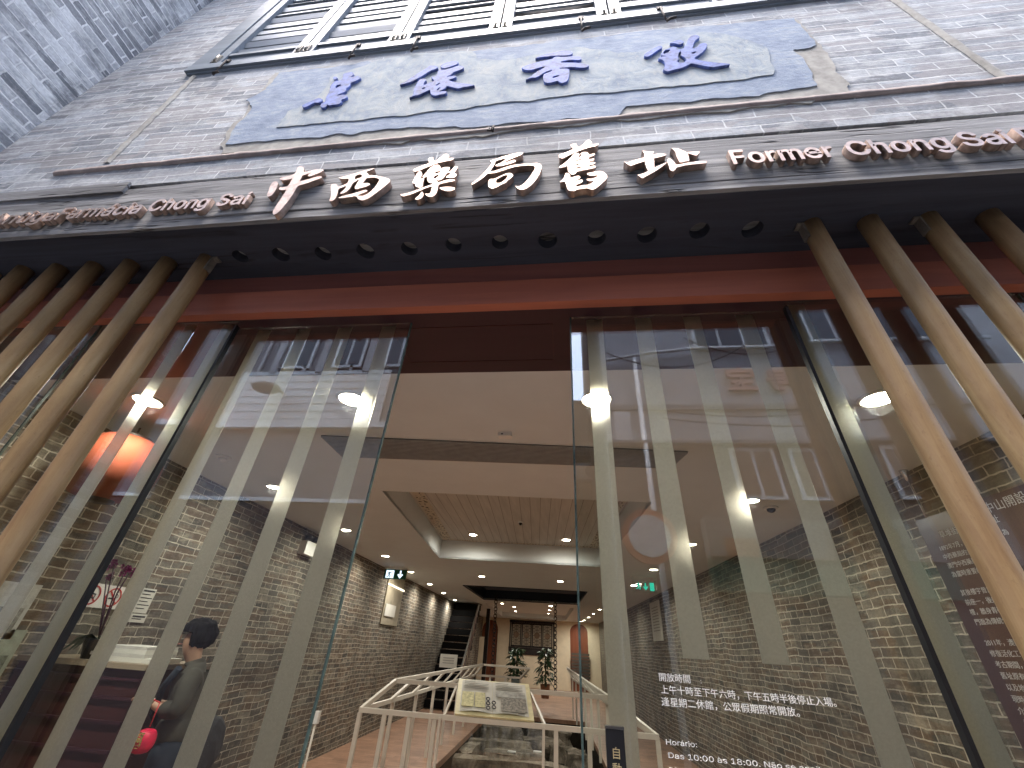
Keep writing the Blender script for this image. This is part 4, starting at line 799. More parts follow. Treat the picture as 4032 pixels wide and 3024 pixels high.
pic('old_map', 0.05, 0.22, 0.12, 0.56, plain('yellow_map_print', (0.56, 0.52, 0.28), 0.6, 0, 0.35, 30)); pic('old_map', 0.235, 0.38, 0.12, 0.56, plain('ochre_map_print', (0.50, 0.46, 0.25), 0.6, 0, 0.35, 30))
pic('photograph', 0.60, 0.95, 0.06, 0.46, plain('grey_photo_print', (0.22, 0.20, 0.17), 0.6, 0, 0.8, 40)); pic('photograph', 0.53, 0.95, 0.47, 0.66, plain('pale_photo_print', (0.36, 0.35, 0.32), 0.6, 0, 0.5, 14))
bm = B()
for k in range(3):
    for j in range(2):
        cxx = 0.42 + 0.08 * j; cyy = 0.12 + 0.13 * k + 0.03 * j
        if k == 2 and j: continue
        tube(bm, [MPn @ Vector(((cxx + 0.025 * math.cos(a_)) * PW, (cyy + 0.045 * math.sin(a_)) * PH, 0.046)) for a_ in [i * math.pi / 6 for i in range(13)]], 0.006, 5, cap=False)
obj('ring_print', bm, M['ink'], ip)
bm = B()
for j, y in enumerate((0.9, 0.84, 0.79, 0.74, 0.69)):
    for x0, x1 in ((0.07, 0.43), (0.53, 0.92)): bar(bm, MPn @ Vector((x0 * PW, y * PH, 0.046)), MPn @ Vector(((x1 - (0.2 if j == 0 else 0.0)) * PW, y * PH, 0.046)), 0.012, 0.003)
obj('printed_lines', bm, plain('grey_text_print', (0.25, 0.24, 0.22), 0.7), ip)

# stones in the pit
def blockstone(bm, c, sx_, sy_, sz_, rot, seed):
    bmesh.ops.create_cube(bm, size=1.0)
    bmesh.ops.subdivide_edges(bm, edges=bm.edges[:], cuts=7, use_grid_fill=True); vv = bm.verts[:]
    R_ = Matrix.Rotation(rot, 3, 'Z')
    for v in vv:
        q = v.co.copy(); rr = q.length; q *= 1 - 0.12 * max(0, rr - 0.6); q += 0.13 * mnoise.noise_vector(q * 2.4 + Vector((seed * 3.1, seed, 0))); v.co = R_ @ Vector((q.x * sx_, q.y * sy_, q.z * sz_)) + Vector(c)
GS = 'old stone blocks in the excavation pit'
def stone_at(c, s, rot, seed, label):
    bm = B(); blockstone(bm, (0, 0, 0), s[0], s[1], s[2], rot, seed); o = obj('stone_block', bm, M['stone']); o.location = c; tag(o, label, 'stone', GS)
pts = [((1200, 640), (0.85, 0.6, 0.4), 'rounded pit stone bearing a white tag, nearer the staircase'), ]
def pz(x, y, z): return on(crop(1380, 2600, 1.6758)(x, y), 2, z)
for i, (px, z, s, rot, lab) in enumerate((
    ((995, 625), -0.45, (0.95, 0.7, 0.36), 0.1, 'rounded stone with a white tag, the left one of the pair in the pit'),
    ((1165, 625), -0.45, (1.0, 0.7, 0.36), -0.05, 'rounded stone with a white tag, the right one of the pair in the pit'),
    ((960, 550), -0.38, (2.0, 0.5, 0.35), 0.04, 'long flat kerb stone lying behind the paired tagged stones'),
    ((770, 590), -0.40, (0.55, 1.6, 0.4), 0.0, 'pale upright slab along the near left side of the pit'),
    ((1260, 540), -0.38, (1.2, 1.0, 0.4), 0.3, 'broad rough slab in the pit below the information panel'),
    ((1010, 680), -0.40, (3.0, 0.42, 0.34), 0.06, 'long pale kerb stone across the front of the pit'),
    ((950, 450), -0.35, (1.9, 0.4, 0.3), 0.0, 'long timber-like sill stone at the rear of the pit'),
    ((1395, 590), -0.42, (0.7, 0.35, 0.3), 0.0, 'small narrow stone near the right railing posts'),
    ((1490, 630), -0.45, (0.6, 0.9, 0.4), 0.1, 'blocky stone in the front right corner of the pit'),
    ((1340, 350), -0.45, (1.5, 0.8, 0.5), 0.0, 'dark stone step behind the information panel'),
    ((1330, 430), -0.5, (1.2, 0.7, 0.5), 0.2, 'lowest dark stone step behind the panel'))):
    q = pz(px[0], px[1], z); stone_at((q.x, min(q.y, 14.2), z - s[2] * 0.3), (s[0] * 0.8, s[1] * 0.75, s[2] * 0.95), rot, i + 1, lab)
    if i < 2:
        bm = B(); bar(bm, (q.x + 0.15, q.y - 0.05, z + 0.085), (q.x + 0.33, q.y - 0.05, z + 0.085), 0.1, 0.02); tag(obj('paper_tag', bm, M['white']), 'small white tag on the %s of the paired pit stones' % ('left' if i == 0 else 'right'), 'tag')

# counter with books, plant, orchid, lanterns
r6 = crop(0, 2200, 2.0133)
ct = empty('counter', (-3.6, 1.8, FL), 'dark maroon reception counter with grooved front beside the left wall', 'counter')
bm = B(); box(bm, LWX(1.8) + 0.02, -3.06, 1.82, 2.35, FL, 1.31); obj('body', bm, M['desk'], ct)
bm = B()
for z in (1.24, 1.13, 1.0, 0.85, 0.6): box(bm, LWX(1.8) + 0.03, -3.05, 1.80, 1.8195, z, z + 0.018)
obj('groove_moulding', bm, M['maroon'], ct)
bm = B(); box(bm, LWX(1.8) + 0.02, -3.03, 1.78, 2.37, 1.3105, 1.345); obj('counter_top', bm, wood('pale_oak_top', (0.30, 0.24, 0.17), (0.22, 0.17, 0.115), 'x', 0.5), ct)
z = 1.346
for i, (w, h, mat, lab) in enumerate(((0.5, 0.03, 'paper', 'lowest ream of the paper stack on the counter'), (0.47, 0.022, 'booklet', 'white booklets above the lowest ream on the counter'), (0.45, 0.028, 'paper', 'cream folders in the middle of the counter stack'), (0.36, 0.02, 'booklet', 'thin white leaflets on top of the counter stack'))):
    bm = B(); x = -3.36 + random.uniform(-0.03, 0.03); box(bm, x - w / 2, x + w / 2, 1.85, 2.15, z, z + h); z += h + 0.0005
    tag(obj('paper_stack', bm, M[mat]), lab, 'papers', 'stacked papers on the counter')
pt = empty('orchid', (-3.66, 1.85, 1.346), 'purple orchid with long stems in a dark pot on the counter', 'plant')
bm = B(); lathe(bm, [(0.05, 0), (0.085, 0.12), (0.09, 0.13), (0.07, 0.12)], (-3.66, 1.9, 1.346), 20); obj('pot', bm, M['black'], pt)
bm = B()
for i in range(12):
    an = random.uniform(-0.6, 3.7); leaf(bm, Vector((-3.66, 1.9, 1.47)), Vector((math.cos(an), -abs(math.sin(an)) * 0.4, random.uniform(0.1, 1.0))), random.uniform(0.15, 0.26), 0.06, 0.9)
obj('leaves', bm, plain('orchid_leaf', (0.025, 0.07, 0.035), 0.35), pt)
tips = [on(r6(1030, 110), 1, 1.85), on(r6(910, 40), 1, 1.85), on(r6(850, 130), 1, 1.85), on(r6(1000, 90), 1, 1.85)]
bm = B(); fl = B()
for tp in tips:
    b0 = Vector((-3.66, 1.9, 1.48)); md = b0.lerp(tp, 0.55) + Vector((-0.03, 0, 0.06)); tube(bm, [b0, md, tp], 0.005, 6)
    for k in range(6):
        c = tp + Vector((random.uniform(-0.035, 0.035), random.uniform(-0.03, 0.03), random.uniform(-0.04, 0.03)))
        for a_ in range(5): leaf(fl, c, Vector((math.cos(a_ * 1.256), -0.3, math.sin(a_ * 1.256))), 0.026, 0.022, 0.1)
obj('stem', bm, plain('purple_stem', (0.10, 0.05, 0.09), 0.6), pt); obj('flower', fl, plain('purple_petal', (0.22, 0.03, 0.13), 0.55, 0, 0.3), pt)

def lantern(name, c, rx, rz, mat, label, cat, ribs=24, cap=True):
    t = empty(name, c, label, cat); bm = B(); n = 14; prof = []
    for i in range(n + 1):
        a_ = -math.pi / 2 + math.pi * i / n; prof.append((max(0.02, rx * math.cos(a_) ** 0.55), rz * math.sin(a_)))
    lathe(bm, prof, (0, 0, 0), 40)
    for v in bm.verts:
        an = math.atan2(v.co.y, v.co.x); f = 1 + 0.012 * math.cos(an * ribs); v.co.x *= f; v.co.y *= f
    obj('shade', bm, mat, t, local=True); return t
orange = plain('orange_lantern_silk', (0.16, 0.026, 0.006), 0.85, 0, 0.12, 6)
lt = lantern('orange_lantern', (-3.60, 1.25, 2.64), 0.29, 0.26, orange, 'large orange lantern hung under the ceiling lamp behind the poles', 'lantern')
bm = B(); lathe(bm, [(0.12, 0.235), (0.13, 0.27), (0.10, 0.28)], (0, 0, 0), 20); tube(bm, [(0, 0, 0.27), (0, 0, 0.36)], 0.008, 6); obj('cap', bm, M['darkwood'], lt, local=True)
bm = B(); lathe(bm, [(0.12, -0.235), (0.11, -0.27), (0.0, -0.275)], (0, 0, 0), 20); obj('base_ring', bm, M['darkwood'], lt, local=True)
q = on(r6(1140, 1445), 1, 1.72); lr = lantern('red_ornament', (q.x, q.y, q.z), 0.064, 0.062, plain('crimson_silk', (0.55, 0.012, 0.05), 0.5, 0, 0.2, 20), 'small crimson lantern ornament with gold character hanging beside the counter', 'ornament', 12)
bm = B(); m = text('福', 0.085, 0.004, facing((-0.03, -0.078, -0.015)), 'gold_character', weight=0.002); obj('gold_character', m, plain('bright_gold', (0.85, 0.6, 0.18), 0.25, 1.0), lr, local=True); bm.free()
bm = B(); tube(bm, [(0, 0, 0.07), (0, 0, 0.2)], 0.004, 6); tube(bm, [(0, 0, 0.2), (-0.25, 0.1, 0.22)], 0.004, 6); obj('cord', bm, M['redink'], lr, local=True)

# signs on the left wall
def wl(y, z, off=0.006): return (LWX(y) + off, y, z)
def wframe(y, z, off): return frame(wl(y, z, off), (-0.033, 1, 0), (0, 0, 1))
ns = empty('no_smoking_sign', wl(2.2, 1.69), 'white sign with two red prohibition symbols on the brick wall', 'sign')
obj('plate', fill([[(0, 0), (0.42, 0), (0.42, 0.185), (0, 0.185)]], 0.004, wframe(1.985, 1.69, 0.012), 'plate'), M['white'], ns)
for cx_ in (0.105, 0.315):
    obj('red_ring', fill([circ(cx_, 0.092, 0.078, 32), circ(cx_, 0.092, 0.066, 32)], 0.003, wframe(1.985, 1.69, 0.0165), 'red_ring'), M['redink'], ns)
    c_, s_ = 0.0707 * 0.96, 0.0045
    obj('red_bar', fill([[(cx_ - 0.045 - s_, 0.137 - s_), (cx_ - 0.045 + s_, 0.137 + s_), (cx_ + 0.045 + s_, 0.047 + s_), (cx_ + 0.045 - s_, 0.047 - s_)]], 0.002, wframe(1.985, 1.69, 0.0165), 'red_bar'), M['redink'], ns)
obj('cigarette', fill([[(0.275, 0.075), (0.345, 0.075), (0.345, 0.089), (0.275, 0.089)]], 0.002, wframe(1.985, 1.69, 0.0152), 'cigarette'), M['ink'], ns)
bm = B(); MW = wframe(1.985, 1.69, 0.0155); tube(bm, [MW @ Vector((0.35 + 0.012 * math.sin(k * 1.2), 0.09 + 0.01 * k, 0)) for k in range(6)], 0.0025, 5); obj('smoke', bm, M['ink'], ns)
bm = B(); tube(bm, [MW @ Vector(p + (0,)) for p in ((0.07, 0.06), (0.1, 0.075), (0.135, 0.07), (0.14, 0.1), (0.1, 0.105), (0.075, 0.085))], 0.007, 6); obj('pet_figure', bm, M['ink'], ns)
for y0_, z0_, w, h, lab, lines in ((2.57, 1.68, 0.17, 0.215, 'tall white paper notice right of the prohibition sign', 6), (2.585, 1.60, 0.18, 0.072, 'small white paper slip below the tall notice', 2)):
    pn = empty('paper_notice', wl(y0_, z0_), lab, 'notice', 'paper notices on the left brick wall')
    obj('sheet', fill([[(0, 0), (w, 0), (w, h), (0, h)]], 0.002, wframe(y0_, z0_, 0.01), 'sheet'), M['paper'], pn)
    bm = B(); MW = wframe(y0_, z0_, 0.012)
    for i in range(lines):
        z_ = h - 0.022 - i * (h - 0.03) / lines; L_ = w * (0.8 if i % 2 == 0 else 0.6); bar(bm, MW @ Vector((0.02, z_, 0)), MW @ Vector((0.02 + L_, z_, 0)), 0.002, 0.014 if i == 0 else 0.007)
    obj('printed_lines', bm, M['ink'], pn)
for (pa, pb), lab, cl in ((((170, 190), (150, 545)), 'white poster imitating a street reflection, nearest the timber poles', (0.5, 0.5, 0.46)), (((40, 560), (100, 880)), 'green-tinted poster imitating a street reflection, below the white one by the timber poles', (0.33, 0.37, 0.30))):
    a, c = on(r6(*pa), 0, -4.09), on(r6(*pb), 0, -4.09); z1, z0_ = a.z, a.z - 0.36; y0_ = a.y - 0.12  # sheets set indoors in place of a reflection from the street
    po = empty('reflected_poster', (-4.09, y0_, z0_), lab, 'poster', 'posters by the poles imitating street reflections')
    obj('sheet', fill([[(0, 0), (0.27, 0), (0.27, 0.36), (0, 0.36)]], 0.003, frame((-4.085, y0_, z0_), (0, 1, 0), (0, 0, 1)), 'sheet'), plain('poster_paper', cl, 0.6, 0, 0.2, 20), po)
    obj('printed_picture', fill([[(0.03, 0.04), (0.24, 0.04), (0.24, 0.2), (0.03, 0.2)]], 0.002, frame((-4.082, y0_, z0_), (0, 1, 0), (0, 0, 1)), 'printed_picture'), plain('poster_print', tuple(c_ * 0.55 for c_ in cl), 0.6, 0, 0.6, 30), po)
pn = empty('paper_notice', wl(9.6, 2.2), 'cream notice plate on the lit plaster strip of the brick wall', 'notice')
yy = 9.3
obj('sheet', fill([[(0, 0), (0.75, 0), (0.75, 0.26), (0, 0.26)]], 0.004, wframe(yy + 0.1, 2.08, 0.05), 'sheet'), M['paper'], pn)
bm = B(); vs = [wl(yy - 0.1, 1.6, 0.0), wl(yy + 1.6, 1.6, 0.0)]; MW = wframe(yy, 0, 0)
obj('plaster_strip', fill([[(0, 1.9), (1.25, 1.9), (1.25, 3.0), (0.0, 3.0)]], 0.03, wframe(yy, 0, 0.016), 'plaster_strip'), plain('beige_lime_strip', (0.30, 0.26, 0.19), 0.85, 0, 0.2, 5, 0.2), pn); bm.free()
lamp_refl = empty('lamp_reflection', wl(9.9, 2.75), 'short glowing strip imitating a lamp reflection on the pale plaster strip of the left wall', 'reflection')
bm = B(); MW = wframe(9.3, 0, 0.05); tube(bm, [MW @ Vector((0.0, 2.76, 0)), MW @ Vector((1.25, 2.74, 0))], 0.018, 8); obj('tube', bm, emit('strip_glow', (1.0, 0.88, 0.66), 0.35), lamp_refl)  # glowing tube stands in for a reflected lamp, no lamp hangs here

# maroon notice hung on the right wall
def rframe(y, z, off): return frame((RWX(y) - off, y, z), (0.044, -1, 0), (0, 0, 1))
boardink = plain('grey_white_print', (0.42, 0.41, 0.42), 0.6, 0, 0.1)
mp = empty('hanging_notice', (2.94, 1.7, 1.0), 'maroon information board with white text hung on rods by the right wall', 'notice')
obj('board', fill([[(0, 0), (1.25, 0), (1.25, 1.72), (0, 1.72)]], 0.012, rframe(2.31, 0.95, 0.05), 'board'), plain('maroon_board', (0.055, 0.028, 0.032), 0.35, 0, 0.06), mp)
def rt(s, x, z, size, name='board_text'): obj(name, text(s, size, 0.001, rframe(2.31, 0.95, 0.058) @ Matrix.Translation((x, z, 0)), name, weight=0.0), boardink, mp)
rt('草堆街中西藥局舊址', 0.16, 1.555, 0.055); rt('孫中山開設的藥局', 0.52, 1.625, 0.075)
rows_ = ('1892年7月，孫中山先生獲聘為', '中西藥局的主人，在草堆街', '澳門中西藥局開業行醫贈藥', '為當時重要的西醫藥局。', '', '其後樓宇曾用作布匹店舖，', '前座一，後座二。', '樓，牆身青磚保留至今，', '門面為傳統竹筒式建築。', '', '2011年，澳門特區政府購入', '修復活化工作隨即展開，', '考古期間，發現石基遺跡', '舊址原有的青磚與木樑', '以及地下排水渠道遺存', '現時舊址設有展覽空間', '介紹建築修復過程以及', '先生與澳門的關係。')
for i, s in enumerate(rows_):
    if s: rt(s, 0.10, 1.47 - i * 0.062, 0.042)
for y in (2.2, 1.3):
    bm = B(); q = Vector((RWX(y) - 0.05, y, 0)); tube(bm, [q + Vector((0, 0, 2.665)), q + Vector((0, 0, CZ))], 0.006, 8); lathe(bm, [(0.012, 2.98), (0.03, CZ - 0.01), (0.032, CZ - 0.001)], tuple(q), 14); obj('rod', bm, M['steel'], mp)
rn = empty('wall_plaque', (RWX(12) - 0.02, 12, 1.98), 'tall cream plaque with grey lines far along the right brick wall', 'plaque')
MW = frame((RWX(12.55) - 0.02, 12.55, 1.98), (0.044, -1, 0), (0, 0, 1))
obj('plate', fill([[(0, 0), (1.15, 0), (1.15, 0.95), (0, 0.95)]], 0.02, MW, 'plate'), M['paper'], rn)
bm = B()
for i in range(9): bar(bm, MW @ Vector((0.2, 0.8 - i * 0.07, 0.012)), MW @ Vector((0.95, 0.8 - i * 0.07, 0.012)), 0.003, 0.025)
obj('printed_lines', bm, plain('plaque_print', (0.3, 0.28, 0.25), 0.7), rn)
# stand beside the left door
fs = empty('rope_post', (-2.74, 4.0, FL), 'slim cream post with a square head inside the left door', 'post')
bm = B(); tube(bm, [(-2.74, 4.0, FL), (-2.74, 4.0, 0.8)], 0.012, 10); obj('pole', bm, M['rail'], fs)
bm = B(); box(bm, -2.765, -2.715, 3.975, 4.025, 0.78, 0.89); obj('head', bm, M['white'], fs)

# ================================================================== PERSON
px_, py_ = -2.77, 2.0
PO = Vector((px_, py_, 0)); fw = Vector((-0.8, -0.6, 0)).normalized(); sd2 = Vector((-fw.y, fw.x, 0))     # facing the counter, head bent
def L(f, s, z): return PO + fw * f + sd2 * s + Vector((0, 0, z))
person = empty('person', (px_, py_, FL), 'person with short black hair and khaki jacket bending over something by the counter', 'person')
skin = plain('skin', (0.42, 0.25, 0.17), 0.5, 0, 0.06); jk = plain('khaki_jacket', (0.05, 0.046, 0.036), 0.85, 0, 0.25, 9); tr = plain('dark_trousers', (0.012, 0.018, 0.03), 0.8); hr = plain('black_hair', (0.006, 0.006, 0.007), 0.85, 0, 0.3, 60, 0.3, 0.1)
# body: pelvis root, spine, neck, head, arms, legs
bp = [L(0, 0, 0.90), L(0, 0, 1.05), L(0.03, 0, 1.25), L(0.05, 0, 1.345), L(0.07, 0, 1.395), L(0.10, 0, 1.45), L(0.112, 0, 1.52), L(0.10, 0, 1.585),
      L(0.03, 0.16, 1.315), L(0.03, 0.21, 1.10), L(0.15, 0.12, 1.11), L(0.20, 0.085, 1.13), L(0.03, -0.16, 1.315), L(0.03, -0.21, 1.10), L(0.15, -0.12, 1.10), L(0.20, -0.085, 1.12),
      L(0, 0.08, 0.80), L(0.02, 0.09, 0.36), L(-0.01, 0.10, -0.12), L(0.13, 0.11, -0.17), L(0, -0.08, 0.80), L(0.02, -0.09, 0.36), L(-0.01, -0.10, -0.12), L(0.13, -0.11, -0.17)]
be = [(0, 1), (1, 2), (2, 3), (3, 4), (4, 5), (5, 6), (6, 7), (2, 8), (8, 9), (9, 10), (10, 11), (2, 12), (12, 13), (13, 14), (14, 15), (0, 16), (16, 17), (17, 18), (18, 19), (0, 20), (20, 21), (21, 22), (22, 23)]
br_ = [0.05, 0.05, 0.06, 0.055, 0.052, 0.072, 0.088, 0.07, 0.034, 0.03, 0.028, 0.026, 0.034, 0.03, 0.028, 0.026, 0.04, 0.036, 0.034, 0.035, 0.04, 0.036, 0.034, 0.035]
obj('body', skin_mesh('body', bp, be, br_), skin, person)
jp = [L(0.02, 0, 1.16), L(0.0, 0, 1.02), L(0, 0, 0.86), L(0.03, 0, 1.28), L(0.05, 0, 1.36), L(0.06, 0, 1.395), L(0.03, 0.175, 1.315), L(0.03, 0.225, 1.10), L(0.14, 0.13, 1.11), L(0.03, -0.175, 1.315), L(0.03, -0.225, 1.10), L(0.14, -0.13, 1.10)]
obj('jacket', skin_mesh('jacket', jp, [(0, 1), (1, 2), (0, 3), (3, 4), (4, 5), (3, 6), (6, 7), (7, 8), (3, 9), (9, 10), (10, 11)], [(0.17, 0.14), (0.175, 0.15), (0.18, 0.155), (0.165, 0.13), (0.10, 0.09), (0.075, 0.07), 0.078, 0.066, 0.052, 0.078, 0.066, 0.052]), jk, person)
for s_ in (0.095, -0.095):
    obj('trouser_leg', skin_mesh('trouser_leg', [L(0, s_ * 0.8, 0.95), L(0, s_, 0.70), L(0.02, s_, 0.36), L(-0.01, s_, -0.12)], [(0, 1), (1, 2), (2, 3)], [0.12, 0.11, 0.088, 0.078]), tr, person)
bm = B(); blob(bm, (0, 0, 0), 0.112, 0.125, 0.116, 3, 0.09, 5, 2.6)
Hc = L(0.098, 0, 1.548)
for v in bm.verts:
    c = v.co.copy()
    if c.y > 0.035 and c.z < 0.012: c.y = 0.035 + (c.y - 0.035) * 0.1              # open face side (local +y = forward)
    if c.z < -0.05: c.z = -0.05 + (c.z + 0.05) * 0.75
    v.co = Hc + fw * c.y + sd2 * c.x + Vector((0, 0, c.z)) 
for v in bm.verts:                                                               # strands
    v.co += (v.co - Hc).normalized() * 0.012 * mnoise.noise(Vector((v.co.x * 70, v.co.y * 70, v.co.z * 9)))
obj('hair', bm, hr, person, smooth=True)
bm = B(); blob(bm, L(0.215, 0, 1.525), 0.014, 0.014, 0.022, 1, 0.05); obj('nose', bm, skin, person, smooth=True)
bm = B()
for s_ in (-0.034, 0.034): blob(bm, L(0.196, s_, 1.552), 0.012, 0.012, 0.007, 1, 0.0)
obj('eye', bm, M['ink'], person); bm = B(); blob(bm, L(0.195, 0, 1.482), 0.012, 0.024, 0.006, 1, 0.0); obj('mouth', bm, plain('lips', (0.30, 0.12, 0.10), 0.5), person)
def hand(root, d, up_, side):
    d = d.normalized(); s = d.cross(up_).normalized() * side; n_ = s.cross(d)
    pts_ = [root, root + d * 0.045, root + d * 0.08]; ed = [(0, 1), (1, 2)]; rd = [(0.026, 0.02), (0.036, 0.017), (0.034, 0.014)]
    for k, (o_, l_) in enumerate(((-0.03, 0.062), (-0.010, 0.072), (0.010, 0.068), (0.029, 0.055))):
        b0 = len(pts_); pts_ += [root + d * 0.083 + s * o_, root + d * (0.083 + l_ * 0.45) + s * o_ * 1.1 - n_ * 0.012, root + d * (0.083 + l_ * 0.75) + s * o_ * 1.1 - n_ * 0.036, root + d * (0.083 + l_ * 0.78) + s * o_ * 1.1 - n_ * 0.055]
        ed += [(2, b0), (b0, b0 + 1), (b0 + 1, b0 + 2), (b0 + 2, b0 + 3)]; rd += [0.0105, 0.0095, 0.0085, 0.007]
    b0 = len(pts_); pts_ += [root + d * 0.03 - s * 0.036 - n_ * 0.01, root + d * 0.06 - s * 0.052 - n_ * 0.02, root + d * 0.085 - s * 0.05 - n_ * 0.03]; ed += [(1, b0), (b0, b0 + 1), (b0 + 1, b0 + 2)]; rd += [0.013, 0.0105, 0.009]
    return skin_mesh('hand', pts_, ed, rd, 1)
for s_, r_, e_ in ((1, bp[11], bp[10]), (-1, bp[15], bp[14])): obj('hand', hand(r_, (r_ - e_) + Vector((0, 0, 0.01)), Vector((0, 0, 1)), s_), skin, person)
bm = B(); tube(bm, [L(0.13, 0.13, 1.34), L(0.185, 0.04, 1.22), L(0.185, -0.06, 1.06), L(0.12, -0.17, 0.95)], 0.022, 8); obj('bag_strap', bm, tr, person)
bm = B(); blob(bm, L(0.27, 0.0, 1.145), 0.05, 0.08, 0.008, 2, 0.05); tag(obj('folded_leaflet', bm, M['paper']), 'folded pale leaflet in the hands of the person by the counter', 'leaflet')
bm = B(); blob(bm, L(-0.20, -0.16, 0.84), 0.11, 0.16, 0.20, 5, 0.12, 3); tag(obj('shoulder_bag', bm, plain('dark_grey_bag', (0.03, 0.03, 0.033), 0.8)), 'dark grey rounded bag at the hip of the person by the counter', 'bag')

# ================================================================== STREET BEHIND (seen in the glass)
OY = -4.5
wallw = plain('pale_street_render', (0.42, 0.415, 0.42), 0.85, 0, 0.12, 2, 0.1); wallg = plain('grey_street_render', (0.21, 0.20, 0.205), 0.85, 0, 0.15, 2, 0.1)
winm = plain('street_window_glass', (0.05, 0.06, 0.065), 0.12); frm = plain('white_window_frame', (0.7, 0.7, 0.7), 0.5)
fr_ = lambda o: frame(o, (-1, 0, 0), (0, 0, 1))       # faces the shop
def ow(par, x0, x1, z0, z1, name='window', mat=None, mull=1):
    bm = B(); box(bm, x0, x1, OY + 0.004, OY + 0.05, z0, z1); f = obj(name, bm, frm, par); bm = B(); n = mull + 1; w = (x1 - x0 - 0.06) / n
    for i in range(n): box(bm, x0 + 0.03 + i * w + 0.025, x0 + 0.03 + (i + 1) * w - 0.025, OY + 0.0502, OY + 0.056, z0 + 0.06, z1 - 0.06)
    obj('pane', bm, mat or winm, f)
wb = empty('white_building', (3, OY, FL), 'pale rendered building across the street, reflected in the lettered glass door', 'building')
bm = B(); box(bm, 0.72, 14, OY - 6, OY, FL, 14); obj('wall', bm, wallw, wb)
for x0 in (2.42, 3.9, 5.4): ow(wb, x0, x0 + 1.3, 6.36, 7.4, mull=2)
for x0, x1 in ((2.55, 3.2), (3.4, 4.1), (4.6, 5.3)): ow(wb, x0, x1, 3.6, 4.4, mat=plain('brown_shutter', (0.2, 0.14, 0.1), 0.6), mull=1)
ow(wb, 0.86, 1.12, 4.45, 5.05, mat=plain('white_louvre', (0.55, 0.55, 0.53), 0.6), mull=3)
bm = B(); box(bm, 0.72, 7, OY + 0.001, OY + 0.04, 5.10, 5.2); box(bm, 0.72, 7, OY + 0.001, OY + 0.12, 4.45, 4.5) ; obj('ledge', bm, wallg, wb)
bm = B(); box(bm, 0.72, 12, OY + 0.0005, OY + 0.02, FL, 4.449); obj('lower_render', bm, plain('darkened_brown_render', (0.13, 0.11, 0.10), 0.85, 0, 0.15, 2), wb)  # plate coloured darker to put the dim street level into the render
bm = B(); tube(bm, [(0.8, OY + 0.1, 6.1), (1.6, OY + 0.1, 6.25), (2.4, OY + 0.1, 6.33), (7, OY + 0.1, 6.33)], 0.03, 8); tube(bm, [(1.3, OY + 0.08, FL), (1.3, OY + 0.08, 6.2)], 0.04, 8); obj('pipe', bm, frm, wb)
bm = B()
for i, (a, c, s_) in enumerate(((( 0.8, 6.2), (3.2, 6.3), 0.4), ((2.2, 6.5), (4.2, 6.4), 0.35), ((1.6, 5.0), (4, 4.95), 0.1), ((1.6, 4.85), (5, 4.8), 0.12))):
    tube(bm, [(a[0] + (c[0] - a[0]) * t, OY + 0.2, a[1] + (c[1] - a[1]) * t - s_ * 4 * t * (1 - t)) for t in [k / 8 for k in range(9)]], 0.012, 6)
tag(obj('street_cables', bm, M['black']), 'black cables looped along the pale building, reflected in the glass', 'cables')
pinkm = plain('pink_relief_paint', (0.50, 0.26, 0.22), 0.7)
for x, s_, lab in ((3.05, 0.42, 'pink shop sign character on the pale wall, reflected above the oval sign'), (3.62, 0.36, 'pink shop sign character at the far end of the pale wall reflection')):
    m = text('宝' if x < 3.3 else '号', s_ * 1.2, 0.06, fr_((x + 0.25, OY + 0.035, 5.5)), 'relief_character', weight=0.012); tag(obj('relief_character', m, pinkm), lab, 'sign character')
sg = empty('round_sign', (1.08, OY + 0.4, 2.9), 'round white sign with orange ring projecting over the street, reflected in the door', 'sign')
bm = B(); tube(bm, [(1.08, OY + 0.60, 2.9), (1.08, OY + 0.66, 2.9)], 0.34, 32); obj('ring', bm, plain('orange_ring', (0.55, 0.17, 0.09), 0.5), sg)
bm = B(); tube(bm, [(1.08, OY + 0.6605, 2.9), (1.08, OY + 0.67, 2.9)], 0.26, 32); obj('disc', bm, frm, sg)
bm = B(); bar(bm, (1.08, OY, 2.95), (1.08, OY + 0.6, 2.95), 0.04, 0.04); obj('bracket', bm, M['iron'], sg)
aw = empty('shop_awning', (2.8, OY, 2.4), 'green and cream shop signboard across the street, reflected low in the right door', 'signboard')
bm = B(); box(bm, 1.9, 5.5, OY + 0.1, OY + 0.3, 2.35, 2.75); obj('green_band', bm, plain('green_band_paint', (0.03, 0.12, 0.08), 0.6), aw)
bm = B(); box(bm, 1.9, 5.5, OY + 0.1, OY + 0.32, 2.752, 3.25); obj('cream_band', bm, plain('cream_band_paint', (0.25, 0.235, 0.205), 0.6), aw)
bm = B(); box(bm, 2.1, 2.5, OY + 0.3205, OY + 0.33, 2.76, 2.98); obj('orange_patch', bm, plain('orange_patch_paint', (0.28, 0.1, 0.03), 0.6), aw)
obj('dark_lettering', text('手信', 0.42, 0.02, fr_((4.2, OY + 0.331, 2.80)), 'dark_lettering', weight=0.01), M['ink'], aw)
bm = B(); box(bm, 1.9, 5.5, OY + 0.06, OY + 0.1, FL, 2.34); obj('shopfront', bm, plain('dark_shopfront', (0.08, 0.07, 0.065), 0.4), aw)
gb = empty('grey_building', (-4, OY, FL), 'grey rendered building across the street, reflected in the left glass door', 'building')
bm = B(); box(bm, -7.9, 0.14, OY - 6, OY, FL, 14); obj('wall', bm, wallg, gb)
bm = B()
for i in range(14): z = 4.85 + i * 0.083; box(bm, -6.5, -3.3, OY + 0.03, OY + 0.045 + 0.012 * (i % 2), z, z + 0.082)
obj('white_slat_panel', bm, plain('white_slat_paint', (0.66, 0.655, 0.64), 0.6, 0, 0.05), gb)
bm = B()
